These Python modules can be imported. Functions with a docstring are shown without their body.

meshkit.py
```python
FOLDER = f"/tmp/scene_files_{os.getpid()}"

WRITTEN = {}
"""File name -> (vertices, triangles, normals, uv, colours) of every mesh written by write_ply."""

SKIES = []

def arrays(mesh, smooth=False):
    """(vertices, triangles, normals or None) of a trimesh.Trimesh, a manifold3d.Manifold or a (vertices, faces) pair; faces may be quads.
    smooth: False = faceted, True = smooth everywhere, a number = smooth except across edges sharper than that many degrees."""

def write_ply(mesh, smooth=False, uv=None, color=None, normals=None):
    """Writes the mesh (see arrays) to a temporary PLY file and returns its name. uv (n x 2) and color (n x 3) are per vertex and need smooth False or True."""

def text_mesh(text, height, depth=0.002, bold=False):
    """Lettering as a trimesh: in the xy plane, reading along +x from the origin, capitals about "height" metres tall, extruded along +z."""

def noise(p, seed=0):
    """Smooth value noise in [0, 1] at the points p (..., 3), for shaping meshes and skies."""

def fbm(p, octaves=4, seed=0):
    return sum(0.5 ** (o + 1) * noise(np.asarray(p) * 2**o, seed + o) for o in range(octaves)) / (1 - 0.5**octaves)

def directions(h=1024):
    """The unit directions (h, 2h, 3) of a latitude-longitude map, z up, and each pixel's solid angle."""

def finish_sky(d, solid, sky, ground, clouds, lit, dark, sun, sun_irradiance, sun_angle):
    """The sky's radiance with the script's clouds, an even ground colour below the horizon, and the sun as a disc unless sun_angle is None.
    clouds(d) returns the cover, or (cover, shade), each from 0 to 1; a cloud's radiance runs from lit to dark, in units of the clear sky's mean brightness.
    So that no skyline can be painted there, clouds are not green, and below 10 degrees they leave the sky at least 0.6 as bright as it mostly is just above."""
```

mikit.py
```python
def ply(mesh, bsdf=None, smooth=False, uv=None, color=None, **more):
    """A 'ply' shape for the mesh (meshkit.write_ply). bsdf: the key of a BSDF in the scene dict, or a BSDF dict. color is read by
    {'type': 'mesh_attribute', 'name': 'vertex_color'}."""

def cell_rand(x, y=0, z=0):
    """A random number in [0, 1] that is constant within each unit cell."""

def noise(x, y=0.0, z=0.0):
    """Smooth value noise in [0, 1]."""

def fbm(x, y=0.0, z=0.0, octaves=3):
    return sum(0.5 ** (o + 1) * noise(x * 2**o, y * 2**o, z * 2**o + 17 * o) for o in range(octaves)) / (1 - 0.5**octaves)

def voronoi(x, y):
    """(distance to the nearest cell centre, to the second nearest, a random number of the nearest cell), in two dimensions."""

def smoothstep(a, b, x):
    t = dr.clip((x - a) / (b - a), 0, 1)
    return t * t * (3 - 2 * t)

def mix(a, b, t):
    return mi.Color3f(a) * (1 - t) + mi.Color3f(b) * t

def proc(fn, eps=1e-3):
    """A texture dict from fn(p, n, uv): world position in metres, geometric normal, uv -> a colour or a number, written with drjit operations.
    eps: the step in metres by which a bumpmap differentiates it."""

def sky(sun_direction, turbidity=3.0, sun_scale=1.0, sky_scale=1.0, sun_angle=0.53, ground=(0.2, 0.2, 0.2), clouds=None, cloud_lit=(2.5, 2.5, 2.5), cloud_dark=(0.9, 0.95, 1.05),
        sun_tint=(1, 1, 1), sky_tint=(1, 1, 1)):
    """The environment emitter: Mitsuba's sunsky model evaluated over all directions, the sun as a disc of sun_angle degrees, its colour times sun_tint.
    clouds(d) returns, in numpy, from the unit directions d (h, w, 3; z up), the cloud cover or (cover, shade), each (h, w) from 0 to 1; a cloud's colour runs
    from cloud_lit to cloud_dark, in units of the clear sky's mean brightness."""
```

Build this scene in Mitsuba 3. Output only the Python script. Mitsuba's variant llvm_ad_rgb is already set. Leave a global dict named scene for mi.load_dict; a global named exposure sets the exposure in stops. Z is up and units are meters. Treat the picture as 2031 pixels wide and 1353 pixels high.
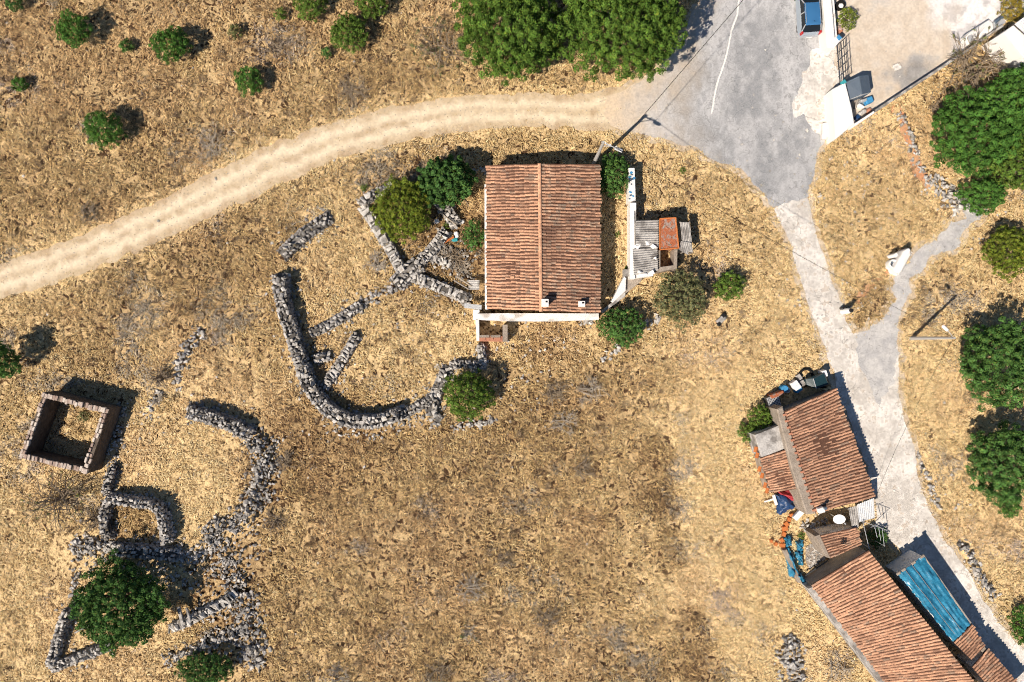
import math, random
import numpy as np, trimesh, shapely, manifold3d
import drjit as dr
import mitsuba as mi, mikit, meshkit
from mikit import noise, fbm, voronoi, cell_rand, smoothstep, mix
from shapely.geometry import Polygon, LineString
from scipy.ndimage import distance_transform_edt, gaussian_filter, map_coordinates

scene, labels = {}, {}
T = mi.ScalarTransform4f
H, S = 55.0, 25.0                      # camera height (m), photograph pixels per metre on the ground
TAN = 1015.5 / S / H
scene['camera'] = {'type': 'perspective', 'fov': 2 * math.degrees(math.atan(TAN)), 'fov_axis': 'x', 'near_clip': 0.5, 'far_clip': 3000.0,
                   'to_world': T().look_at(origin=[0, 0, H], target=[0, 0, 0], up=[0, 1, 0])}
SUN = (-0.727, -0.687, 1.10)
scene['sky_light'] = mikit.sky(SUN, turbidity=3, sky_scale=0.45, sun_tint=(.95, 1.0, 1.12))
exposure = 2.2
rng = np.random.default_rng(7)

# ------------------------------------------------------------------ helpers
def W(px, py, z=0.0):
    k = 1 - z / H
    return np.array([(px - 1015.5) / S * k, (676.5 - py) / S * k, z])
def W2(pts, z=0.0): return np.array([W(a, b, z)[:2] for a, b in pts])
used = {}
def numbered(key):
    n = used.get(key, 0); used[key] = n + 1
    return key if n == 0 else f'{key}_{n:03d}'
def tag(key, label=None, cat=None, group=None, kind=None):
    d = {}
    if label: d['label'] = label
    if cat: d['category'] = cat
    if group: d['group'] = group
    if kind: d['kind'] = kind
    labels[key] = {**labels.get(key, {}), **d}
    return key
def thing(name, label, cat, group=None): return tag(numbered(name), label, cat, group)
def obj(name, mesh, bsdf, parent=None, smooth=False, uv=None, color=None, kind=None, label=None):
    key = numbered(f'{parent}__{name}' if parent else name)
    scene[key] = mikit.ply(mesh, bsdf, smooth=smooth, uv=uv, color=color)
    if kind or label: tag(key, label, kind=kind)
    return key
def struct(name, mesh, bsdf, **k):
    return tag(obj(name, mesh, bsdf, **k), kind='structure')
def inst(name, group, M, parent):
    key = numbered(f'{parent}__{name}')
    scene[key] = {'type': 'instance', 'shape': {'type': 'ref', 'id': group}, 'to_world': T(np.asarray(M, float))}
    return key
cat = trimesh.util.concatenate
def tm(v, f): return trimesh.Trimesh(np.asarray(v, float), np.asarray(f, int), process=False)
def hull(p): return trimesh.convex.convex_hull(np.asarray(p, float))
def hexa(bot, top):
    v = np.vstack([bot, top]); c = v.mean(0)
    q = [[0, 3, 2, 1], [4, 5, 6, 7], [0, 1, 5, 4], [1, 2, 6, 5], [2, 3, 7, 6], [3, 0, 4, 7]]
    f = []
    for a in q: f += [[a[0], a[1], a[2]], [a[0], a[2], a[3]]]
    m = tm(v, f)
    if m.volume < 0: m.invert()
    return m
def box(x, y, z0, sx, sy, sz, ang=0.0, ch=0.02):
    c = min(ch, sx / 3, sy / 3, sz / 3); p = []
    for i in (-1, 1):
        for j in (-1, 1):
            for k in (-1, 1):
                a, b, d = i * sx / 2, j * sy / 2, k * sz / 2
                p += [[a - i * c, b, d - k * c], [a, b - j * c, d - k * c], [a - i * c, b - j * c, d]]
    p = np.array(p); m = hull(p)
    ca, sa = math.cos(ang), math.sin(ang)
    m.apply_transform([[ca, -sa, 0, x], [sa, ca, 0, y], [0, 0, 1, z0 + sz / 2], [0, 0, 0, 1]])
    return m
def prism(pts, z0, z1, ch=0.02):
    """pts: world xy of a convex outline."""
    g = Polygon(pts).convex_hull; c = min(ch, (z1 - z0) / 3)
    a = np.array(g.exterior.coords)[:-1]; b = np.array(g.buffer(-c, join_style=2).exterior.coords)[:-1]
    return hull(np.vstack([np.c_[a, np.full(len(a), z0)], np.c_[a, np.full(len(a), z1 - c)], np.c_[b, np.full(len(b), z1)]]))
def ppr(px, z0, z1, ch=0.02): return prism(W2(px, z1), z0, z1, ch)
def tube(pts, r, sides=6):
    p = np.asarray(pts, float); n = len(p); r = np.broadcast_to(np.asarray(r, float), (n,))
    t = np.gradient(p, axis=0); t /= np.linalg.norm(t, axis=1, keepdims=True) + 1e-12
    a = np.cross(t, np.where(np.abs(t[:, 2:]) < .9, [0, 0, 1.], [1., 0, 0])); a /= np.linalg.norm(a, axis=1, keepdims=True) + 1e-12
    b = np.cross(t, a); g = np.arange(sides) * 2 * np.pi / sides
    v = p[:, None] + r[:, None, None] * (np.cos(g)[None, :, None] * a[:, None] + np.sin(g)[None, :, None] * b[:, None])
    i, j = np.meshgrid(np.arange(n - 1), np.arange(sides), indexing='ij')
    q = np.stack([i * sides + j, i * sides + (j + 1) % sides, (i + 1) * sides + (j + 1) % sides, (i + 1) * sides + j], -1).reshape(-1, 4)
    v = np.vstack([v.reshape(-1, 3), p[:1], p[-1:]]); m = n * sides; k = np.arange(sides); k2 = (k + 1) % sides
    f = np.vstack([q[:, [0, 1, 2]], q[:, [0, 2, 3]], np.stack([k2, k, np.full(sides, m)], 1), np.stack([k + m - sides, k2 + m - sides, np.full(sides, m + 1)], 1)])
    return tm(v, f)
def resample(p, step):
    p = np.asarray(p, float); d = np.r_[0, np.cumsum(np.linalg.norm(np.diff(p, axis=0), axis=1))]
    n = max(2, int(d[-1] / step) + 1); s = np.linspace(0, d[-1], n)
    return np.stack([np.interp(s, d, p[:, k]) for k in range(p.shape[1])], 1)
def wob(px, amp=0.25, step=0.5, seed=0, keep=False):
    p = W2(px + [px[0]]); p = resample(p, step)[:-1]
    q = np.c_[p, np.zeros(len(p))]
    p = p + amp * 2 * (np.stack([meshkit.fbm(q * .9, 3, seed), meshkit.fbm(q * .9 + 31, 3, seed)], 1) - .5) + amp * .6 * (np.stack([meshkit.noise(q * 3.1, seed), meshkit.noise(q * 3.1 + 9, seed)], 1) - .5)
    return Polygon(p).buffer(0)
def sheet(poly, z):
    ms = []
    for g in getattr(poly, 'geoms', [poly]):
        v, f = trimesh.creation.triangulate_polygon(g, engine='earcut')
        ms.append(tm(np.c_[v, np.full(len(v), z)], f))
    m = cat(ms)
    if len(m.faces) and m.face_normals[:, 2].sum() < 0: m.invert()
    return m
def revolve(prof, x, y, n=20):
    m = trimesh.creation.revolve(np.asarray(prof, float), sections=n); m.apply_translation([x, y, 0]); return m

# ------------------------------------------------------------------ materials
def lin(r, g, b): return [((c / 255 + .055) / 1.055) ** 2.4 if c > 10 else c / 255 / 12.92 for c in (r, g, b)]
def rgb(c): return {'type': 'rgb', 'value': [float(x) for x in c]}
def diffuse(name, c): scene[name] = {'type': 'twosided', 'b': {'type': 'diffuse', 'reflectance': rgb(c) if isinstance(c, (list, tuple)) else c}}; return name
def prin(name, c, rough=.5, metal=0., **k): scene[name] = {'type': 'twosided', 'b': {'type': 'principled', 'base_color': rgb(c) if isinstance(c, (list, tuple)) else c, 'roughness': rough, 'metallic': metal, **k}}; return name
VC = {'type': 'mesh_attribute', 'name': 'vertex_color'}
def ground_fn(p, n, uv):
    a = fbm(p.x * 1.7, p.y * 1.7, 0., 3); b = fbm(p.x * .35 + 40, p.y * .35, 0., 2)
    wx, wy = p.x + .5 * (noise(p.x * 1.3, p.y * 1.3, 5.) - .5), p.y + .5 * (noise(p.x * 1.3, p.y * 1.3, 9.) - .5)
    hole = noise(wx * 5.2, wy * 5.2, 2.) * .66 + noise(wx * 11., wy * 11., 4.) * .34   # gaps in the straw mat that show the earth
    t = dr.clip(uv.x + (a - .5) * .5 + (b - .5) * .3, 0, 1.1)
    straw = mix((.275, .182, .092), (.615, .46, .25), smoothstep(.0, .95, t))
    earth = mix((.07, .041, .023), (.30, .20, .10), smoothstep(.55, 1.05, t))
    c = mix(straw, earth, smoothstep(.58, .72, hole + .09 * (1 - t)))
    return c * (.44 + .55 * noise(p.x * 15, p.y * 15) + .55 * noise(p.x * 8, p.y * 8, 3.))
diffuse('soil', mikit.proc(ground_fn))
def track_fn(p, n, uv):
    a = fbm(p.x * 2.2, p.y * 2.2, 0., 3); b = noise(p.x * 9, p.y * 9); v = voronoi(p.x * 3.2, p.y * 3.2)
    # uv.x runs across the track 0..1: two pale wheel ruts, a browner crown and edges
    u = uv.x + (a - .5) * .07 + (fbm(p.x * .25, p.y * .25, 3., 2) - .5) * .12
    rut = dr.exp(-dr.square((u - .30) / .13)) + dr.exp(-dr.square((u - .68) / .13))
    c = mix((.50, .40, .27), (.70, .61, .46), dr.clip(rut * .85 + .05 + (a - .5) * .9, 0, 1))
    c = mix(c, (.34, .23, .14), smoothstep(.5, .72, fbm(p.x * 1.4 + 7, p.y * 1.4, 0., 3)) * .42 * (1 - .85 * dr.clip(rut, 0, 1)))
    peb = dr.select((v[0] < .16) & (v[2] > .72), mi.Float(1), mi.Float(0))
    return mix(c, (.30, .27, .24), peb * .6) * (.9 + .2 * b)
diffuse('track_dirt', mikit.proc(track_fn))
def asphalt_fn(p, n, uv):
    a = fbm(p.x * .5, p.y * .32, 0., 3); b = noise(p.x * 11, p.y * 11); d = fbm(p.x * 2.3 + 3, p.y * 1.6, 0., 3); e = noise(p.x * 26, p.y * 26)
    c = mix((.275, .285, .30), (.47, .475, .485), smoothstep(.3, .72, a * .6 + d * .4))
    c = mix(c, (.15, .16, .18), smoothstep(.52, .72, d) * smoothstep(.47, .62, a) * .38)
    crack = smoothstep(.015, .0, dr.abs(fbm(p.x * .8 + 11, p.y * .8, 0., 4) - .5)) * .5
    c = mix(c, (.10, .10, .10), crack * .7)
    c = mix(c, (.61, .50, .37), smoothstep(8.5, -1.5, p.x - 7.2 - dr.abs(p.y - 18) * .35 + (a - .5) * 5 + (d - .5) * 2.5) * dr.select(p.y > 12., mi.Float(1), mi.Float(0)))
    return c * (.82 + .24 * b + .12 * e)
diffuse('asphalt', mikit.proc(asphalt_fn))
def concrete_fn(p, n, uv):
    a = fbm(p.x * .7, p.y * .7, 0., 3); b = noise(p.x * 9, p.y * 9); d = fbm(p.x * 3 + 5, p.y * 3, 0., 3)
    c = mix((.50, .475, .44), (.72, .70, .665), smoothstep(.3, .65, a * .5 + d * .5))
    crack = smoothstep(.012, .0, dr.abs(fbm(p.x * .6 + 21, p.y * .6, 0., 4) - .5))
    c = mix(c, (.25, .23, .2), crack * .5)
    c = mix(c, (.36, .28, .2), smoothstep(.62, .75, d) * .5)
    return c * (.88 + .2 * b)
diffuse('concrete', mikit.proc(concrete_fn))
def yard_fn(p, n, uv):
    a = fbm(p.x * .45 + 9, p.y * .45, 0., 3); b = noise(p.x * 9, p.y * 9); d = fbm(p.x * 1.6 + 5, p.y * 1.6, 0., 3)
    sand = mix((.50, .42, .33), (.68, .62, .54), d)
    grey = mix((.22, .215, .21), (.40, .39, .38), d)
    pale = mix((.52, .51, .51), (.76, .75, .75), smoothstep(.3, .6, d))
    c = mix(sand, grey, smoothstep(.48, .78, a * .6 + d * .3 + dr.exp(-dr.square((p.x - 32.6) / 2.0) - dr.square((p.y - 21.2) / 1.5)) * .34 - .06))
    c = mix(c, pale, smoothstep(-1.2, 1.2, (p.x - 34.6) + (p.y - 25) * .45 + (a - .5) * 5))
    return c * (.88 + .2 * b)
diffuse('yard', mikit.proc(yard_fn))
def stone_fn(p, n, uv):
    a = fbm(p.x * 2.3, p.y * 2.3, p.z * 2.3, 3); b = noise(p.x * 14, p.y * 14, p.z * 14); d = noise(p.x * 5 + 3, p.y * 5, p.z * 5)
    c = mix((.10, .095, .09), (.60, .58, .55), dr.clip(uv.x * .72 + (a - .5) * 1.0 + .12, 0, 1))
    c = mix(c, (.36, .27, .13), smoothstep(.72, .86, d) * .35)
    return c * (.75 + .5 * b)
diffuse('stone', mikit.proc(stone_fn))
def tile_fn(p, n, uv):
    a = fbm(p.x * 1.1, p.y * 1.1, p.z, 3); b = noise(p.x * 12, p.y * 12, p.z * 12); d = fbm(p.x * 3.1 + 2, p.y * 3.1, 0., 2)
    c = mix((.20, .118, .085), (.65, .375, .238), dr.clip(uv.x + (a - .5) * .8, 0, 1))
    c = mix(c, (.47, .37, .28), smoothstep(.42, .72, d * .6 + a * .4) * .6 * uv.y)
    c = mix(c, (.115, .088, .072), smoothstep(.56, .74, d) * .48 * uv.y)
    return c * (.78 + .42 * b)
diffuse('clay_tile', mikit.proc(tile_fn))
def path_fn(p, n, uv):
    a = fbm(p.x * .9 + 4, p.y * .9, 0., 3); b = noise(p.x * 11, p.y * 11); d = fbm(p.x * 2.6, p.y * 2.6, 0., 3)
    c = mix((.40, .40, .405), (.52, .515, .505), smoothstep(.3, .7, a * .5 + d * .5))
    crack = smoothstep(.012, .0, dr.abs(fbm(p.x * .8 + 31, p.y * .8, 0., 4) - .5))
    return mix(c, (.2, .19, .18), crack * .5) * (.86 + .24 * b)
diffuse('worn_asphalt', mikit.proc(path_fn))
def plaster_fn(p, n, uv):
    a = fbm(p.x * 1.3, p.y * 1.3, p.z * 1.3, 3); b = noise(p.x * 9, p.y * 9, p.z * 9)
    c = mix((.78, .77, .75), (.50, .46, .41), smoothstep(.58, .75, a))
    return c * (.93 + .1 * b)
diffuse('plaster', mikit.proc(plaster_fn))
def mortar_fn(p, n, uv):
    a = fbm(p.x * 1.6, p.y * 1.6, p.z * 1.6, 3); b = noise(p.x * 11, p.y * 11, p.z * 11)
    return mix((.21, .175, .14), (.40, .35, .30), a) * (.8 + .4 * b)
diffuse('mortar', mikit.proc(mortar_fn))
def sheet_fn(p, n, uv):
    a = fbm(p.x * 2.0, p.y * 2.0, p.z * 2, 3); b = noise(p.x * 12, p.y * 12, p.z * 12)
    return mix((.21, .20, .19), (.46, .45, .435), smoothstep(.3, .65, a)) * (.8 + .4 * b)
diffuse('fibre_cement', mikit.proc(sheet_fn))
def rust_fn(p, n, uv):
    a = fbm(p.x * 4, p.y * 4, p.z * 4, 3); b = noise(p.x * 14, p.y * 14, p.z * 14)
    return mix((.36, .125, .065), (.30, .23, .20), smoothstep(.46, .62, a)) * (.75 + .45 * b)
diffuse('rusty_red', mikit.proc(rust_fn))
prin('blue_tarp', mikit.proc(lambda p, n, uv: mix((.012, .10, .185), (.035, .24, .40), fbm(p.x * 2.2, p.y * 2.2, p.z * 2, 3)) * (.8 + .4 * noise(p.x * 8, p.y * 8))), .35)
scene['leaf'] = {'type': 'principledthin', 'base_color': VC, 'roughness': .6, 'diff_trans': .3, 'spec_trans': 0.0}
diffuse('straw', VC)
diffuse('painted', VC)
diffuse('twig', [.25, .20, .145]); diffuse('twig_pale', [.37, .325, .265]); diffuse('bark', [.13, .10, .075])
diffuse('whitewash', [.78, .77, .75]); diffuse('white_paint', [.80, .80, .80]); diffuse('road_paint', [.72, .72, .70])
prin('car_side', [.36, .42, .48], .35, .3, clearcoat=.6); prin('car_blue', [.055, .21, .45], .3, .35, clearcoat=.8, clearcoat_gloss=.9); prin('silver', [.5, .52, .54], .35, .5)
prin('dark_glass', [.012, .016, .02], .08); diffuse('rubber', [.02, .02, .02]); prin('tail_red', [.45, .02, .02], .2)
prin('galvanised', [.55, .57, .59], .45, .4); prin('dark_metal', [.05, .052, .056], .5); prin('grey_blue', [.075, .105, .145], .5)
diffuse('wood_grey', [.30, .275, .25]); diffuse('pole_concrete', [.40, .39, .37]); diffuse('orange_clay', [.50, .17, .06])
diffuse('blue_paint', [.06, .25, .48]); prin('tank_green', [.012, .035, .045], .3); prin('navy_tarp', [.012, .045, .13], .45)
diffuse('crimson_fabric', [.36, .05, .06]); diffuse('teal', [.05, .30, .34]); prin('black_plastic', [.012, .012, .013], .4)
diffuse('red_earth', mikit.proc(lambda p, n, uv: mix((.50, .21, .11), (.50, .34, .20), fbm(p.x * 2, p.y * 2, 0., 3)) * (.8 + .4 * noise(p.x * 9, p.y * 9))))
diffuse('brick', [.42, .20, .13])
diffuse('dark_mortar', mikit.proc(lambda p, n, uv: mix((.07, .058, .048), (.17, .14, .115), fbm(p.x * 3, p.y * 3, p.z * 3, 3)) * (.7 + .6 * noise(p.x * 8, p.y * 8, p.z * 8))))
diffuse('gravel', mikit.proc(lambda p, n, uv: mix((.40, .31, .20), (.64, .56, .45), fbm(p.x * 2.7, p.y * 2.7, 0., 3)) * (.6 + .35 * noise(p.x * 7, p.y * 7) + .4 * noise(p.x * 16, p.y * 16))))
diffuse('tile_channel', [.125, .068, .048])
# ------------------------------------------------------------------ the setting: ground, track, roads, yard
def spline(px, n):
    p = resample(W2(px), .5); k = 5
    pad = np.vstack([np.repeat(p[:1], k, 0), p, np.repeat(p[-1:], k, 0)])
    sm = np.stack([np.convolve(pad[:, i], np.ones(2 * k + 1) / (2 * k + 1), 'valid') for i in (0, 1)], 1)
    d = np.r_[0, np.cumsum(np.linalg.norm(np.diff(sm, axis=0), axis=1))]; s = np.linspace(0, d[-1], n)
    return np.stack([np.interp(s, d, sm[:, i]) for i in (0, 1)], 1)
TOP = [(-80, 552), (0, 524), (100, 490), (200, 452), (300, 407), (400, 353), (450, 326), (500, 300), (600, 262), (700, 230), (800, 207), (900, 190), (1000, 186), (1100, 190), (1160, 190), (1230, 176), (1330, 130)]
BOT = [(-80, 624), (0, 591), (100, 565), (200, 530), (300, 487), (400, 440), (480, 405), (550, 370), (620, 335), (700, 307), (800, 281), (900, 262), (1000, 254), (1100, 252), (1200, 262), (1260, 264), (1360, 285)]
n = 420; ta, tb = spline(TOP, n), spline(BOT, n)
q = np.c_[ta, np.zeros(n)]
ta = ta + .75 * np.c_[0 * q[:, 0], meshkit.fbm(q * 1.1, 4, 1) - .5]; tb = tb + .75 * np.c_[0 * q[:, 0], meshkit.fbm(q * 1.1, 4, 2) - .5]
us = np.linspace(0, 1, 9)
v = (ta[:, None] * (1 - us)[None, :, None] + tb[:, None] * us[None, :, None]).reshape(-1, 2)
rut = -.02 * (np.exp(-((us - .3) / .12) ** 2) + np.exp(-((us - .68) / .12) ** 2)) + .028
i, j = np.meshgrid(np.arange(n - 1), np.arange(8), indexing='ij'); a0 = i * 9 + j
f = np.stack([a0, a0 + 9, a0 + 10, a0 + 1], -1).reshape(-1, 4)
m = tm(np.c_[v, np.tile(rut, n)], np.vstack([f[:, :3], f[:, [0, 2, 3]]]))
if m.face_normals[:, 2].sum() < 0: m.invert()
track_poly = Polygon(np.vstack([ta, tb[::-1]])).buffer(0)
struct('dirt_track', m, 'track_dirt', uv=np.c_[np.tile(us, n), np.repeat(np.linspace(0, 1, n), 9)], smooth=True)

asphalt_px = [(1395, -90), (1388, 0), (1350, 75), (1305, 138), (1250, 172), (1205, 196), (1195, 225), (1215, 250), (1262, 264), (1330, 278), (1390, 298), (1430, 325), (1472, 332), (1502, 372), (1530, 412), (1560, 411), (1602, 396), (1615, 350), (1622, 300), (1640, 272), (1650, 240), (1655, 160), (1652, 75), (1630, 20), (1628, -90)]
asphalt_poly = wob(asphalt_px, .3, .5, 5); struct('asphalt_road', sheet(asphalt_poly, .034), 'asphalt')
apron_px = [(1612, 98), (1655, 88), (1662, 160), (1652, 250), (1640, 272), (1612, 262), (1600, 235), (1572, 232), (1585, 190), (1598, 150)]
apron_poly = wob(apron_px, .6, .3, 11); struct('concrete_apron', sheet(apron_poly, .038), 'concrete')
line = resample(W2([(1470, -40), (1462, 30), (1450, 62), (1441, 110), (1421, 170), (1411, 224)]), .4)
q = np.c_[line, np.zeros(len(line))]
struct('road_line', sheet(LineString(line).buffer(.075).intersection(LineString(line + .05 * (np.stack([meshkit.noise(q * 4), meshkit.noise(q * 4 + 5)], 1) - .5)).buffer(.068)), .042), 'road_paint')
lane_px = [(1535, 414), (1552, 450), (1580, 530), (1600, 590), (1620, 650), (1638, 700), (1652, 735), (1655, 765), (1690, 850), (1722, 940), (1740, 1010), (1735, 1050), (1765, 1065), (1800, 1110), (1850, 1170), (1920, 1250), (2000, 1360), (2060, 1440), (2140, 1400), (2080, 1330), (2031, 1285), (1985, 1238), (1950, 1190), (1920, 1130), (1880, 1080), (1845, 1020), (1826, 960), (1815, 900), (1795, 830), (1783, 780), (1782, 720), (1780, 650), (1692, 662), (1668, 605), (1642, 530), (1621, 470), (1603, 395), (1560, 404)]
lane_poly = wob(lane_px, .22, .4, 3); struct('concrete_lane', sheet(lane_poly, .046), 'concrete')
path_px = [(1895, 395), (1905, 432), (1850, 475), (1800, 520), (1776, 548), (1770, 590), (1752, 628), (1696, 665), (1706, 700), (1722, 755), (1738, 800), (1752, 812), (1766, 770), (1777, 740), (1781, 690), (1788, 620), (1806, 555), (1842, 512), (1902, 475), (1942, 440), (1935, 410)]
path_poly = wob(path_px, .55, .2, 8); struct('asphalt_path', sheet(path_poly, .05), 'worn_asphalt')
yard_px = [(1640, -90), (2110, -90), (2110, 0), (2000, 38), (1880, 122), (1742, 214), (1692, 250), (1655, 175), (1650, 80)]
yard_poly = Polygon(W2(yard_px)); struct('courtyard', sheet(yard_poly, .03), 'yard')
earth = [wob(p, .25, .25, 20 + k) for k, p in enumerate([[(1783, 205), (1795, 235), (1812, 290), (1838, 345), (1848, 372), (1838, 378), (1815, 350), (1798, 300), (1782, 240)], [(1690, 600), (1712, 575), (1745, 545), (1770, 515), (1792, 490), (1798, 494), (1778, 520), (1750, 552), (1720, 585), (1700, 608)], [(1777, 200), (1770, 225), (1765, 232), (1764, 212)]])]
struct('red_earth_strip', cat([sheet(g, .028) for g in earth]), 'red_earth')
verge = shapely.union_all([asphalt_poly, lane_poly, path_poly]); v0 = []
for gg in getattr(verge.buffer(.42), 'geoms', [verge.buffer(.42)]):
    r_ = resample(np.array(gg.exterior.coords), .25)[:-1]; q_ = np.c_[r_, np.zeros(len(r_))]
    v0.append(Polygon(r_ + .8 * (np.stack([meshkit.fbm(q_ * 1.6, 3, 61), meshkit.fbm(q_ * 1.6 + 9, 3, 61)], 1) - .5)).buffer(0))
struct('road_verge', sheet(shapely.union_all(v0), .012), 'gravel')
roads = shapely.union_all([track_poly, asphalt_poly, lane_poly, path_poly, yard_poly])

blobs = [(1440, 1050, 170, 1.05), (1480, 880, 120, 1.0), (1420, 760, 110, .95), (1450, 1250, 160, 1.0), (1520, 650, 100, .85), (1400, 470, 110, .72), (1300, 760, 70, .6), (1230, 740, 60, .55), (840, 680, 90, .78), (700, 480, 60, .72), (650, 560, 50, .68), (400, 930, 80, .95), (350, 750, 90, .78), (80, 1100, 110, .8), (60, 1250, 120, .8), (100, 720, 110, .62),
         (500, 700, 60, .6), (1900, 800, 110, .95), (1900, 1050, 100, .9), (1990, 600, 90, .8), (1880, 620, 60, .6), (1700, 420, 90, .74), (1640, 350, 60, .8), (1760, 380, 60, .7), (1740, 620, 35, .3), (1950, 130, 50, .5), (1720, 260, 50, .8),
         (1312, 900, 32, .1), (1318, 990, 32, .1), (1335, 1090, 30, .12), (1390, 1240, 30, .12), (1380, 1330, 60, .12), (1100, 950, 130, .42), (800, 1000, 140, .42), (950, 1230, 130, .44), (700, 1150, 100, .5), (650, 900, 70, .3), (1180, 1200, 110, .5), (620, 1300, 90, .42), (560, 950, 60, .28), (540, 1180, 70, .32),
         (100, 60, 160, .42), (350, 200, 150, .5), (300, 300, 90, .35), (600, 100, 120, .42), (740, 160, 60, .3), (850, 50, 90, .5), (60, 330, 110, .42), (60, 440, 80, .5), (250, 600, 120, .42), (330, 560, 80, .3), (450, 500, 80, .4), (1380, 380, 60, .72), (1230, 1300, 80, .42), (780, 420, 40, .3), (860, 540, 60, .2), (900, 480, 40, .2), (250, 1040, 30, .3), (1560, 1120, 80, .95), (1600, 1250, 60, .95)]
bx = np.array([[*W(a, b)[:2], r / S, t] for a, b, r, t in blobs])
def dryness(x, y):
    w = 1e-3; s = .5e-3
    for cx, cy, r, t in bx:
        g = np.exp(-((x - cx) ** 2 + (y - cy) ** 2) / (2 * (r * .75) ** 2)) * (110 / S / r); w = w + g; s = s + g * t
    p = np.stack([x, y, 0 * x], -1)
    return np.clip(s / w + .34 * (meshkit.fbm(p * .28, 4, 3) - .5) + .3 * (meshkit.fbm(p * 1.1, 2, 5) - .5), 0, 1.1)

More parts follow.
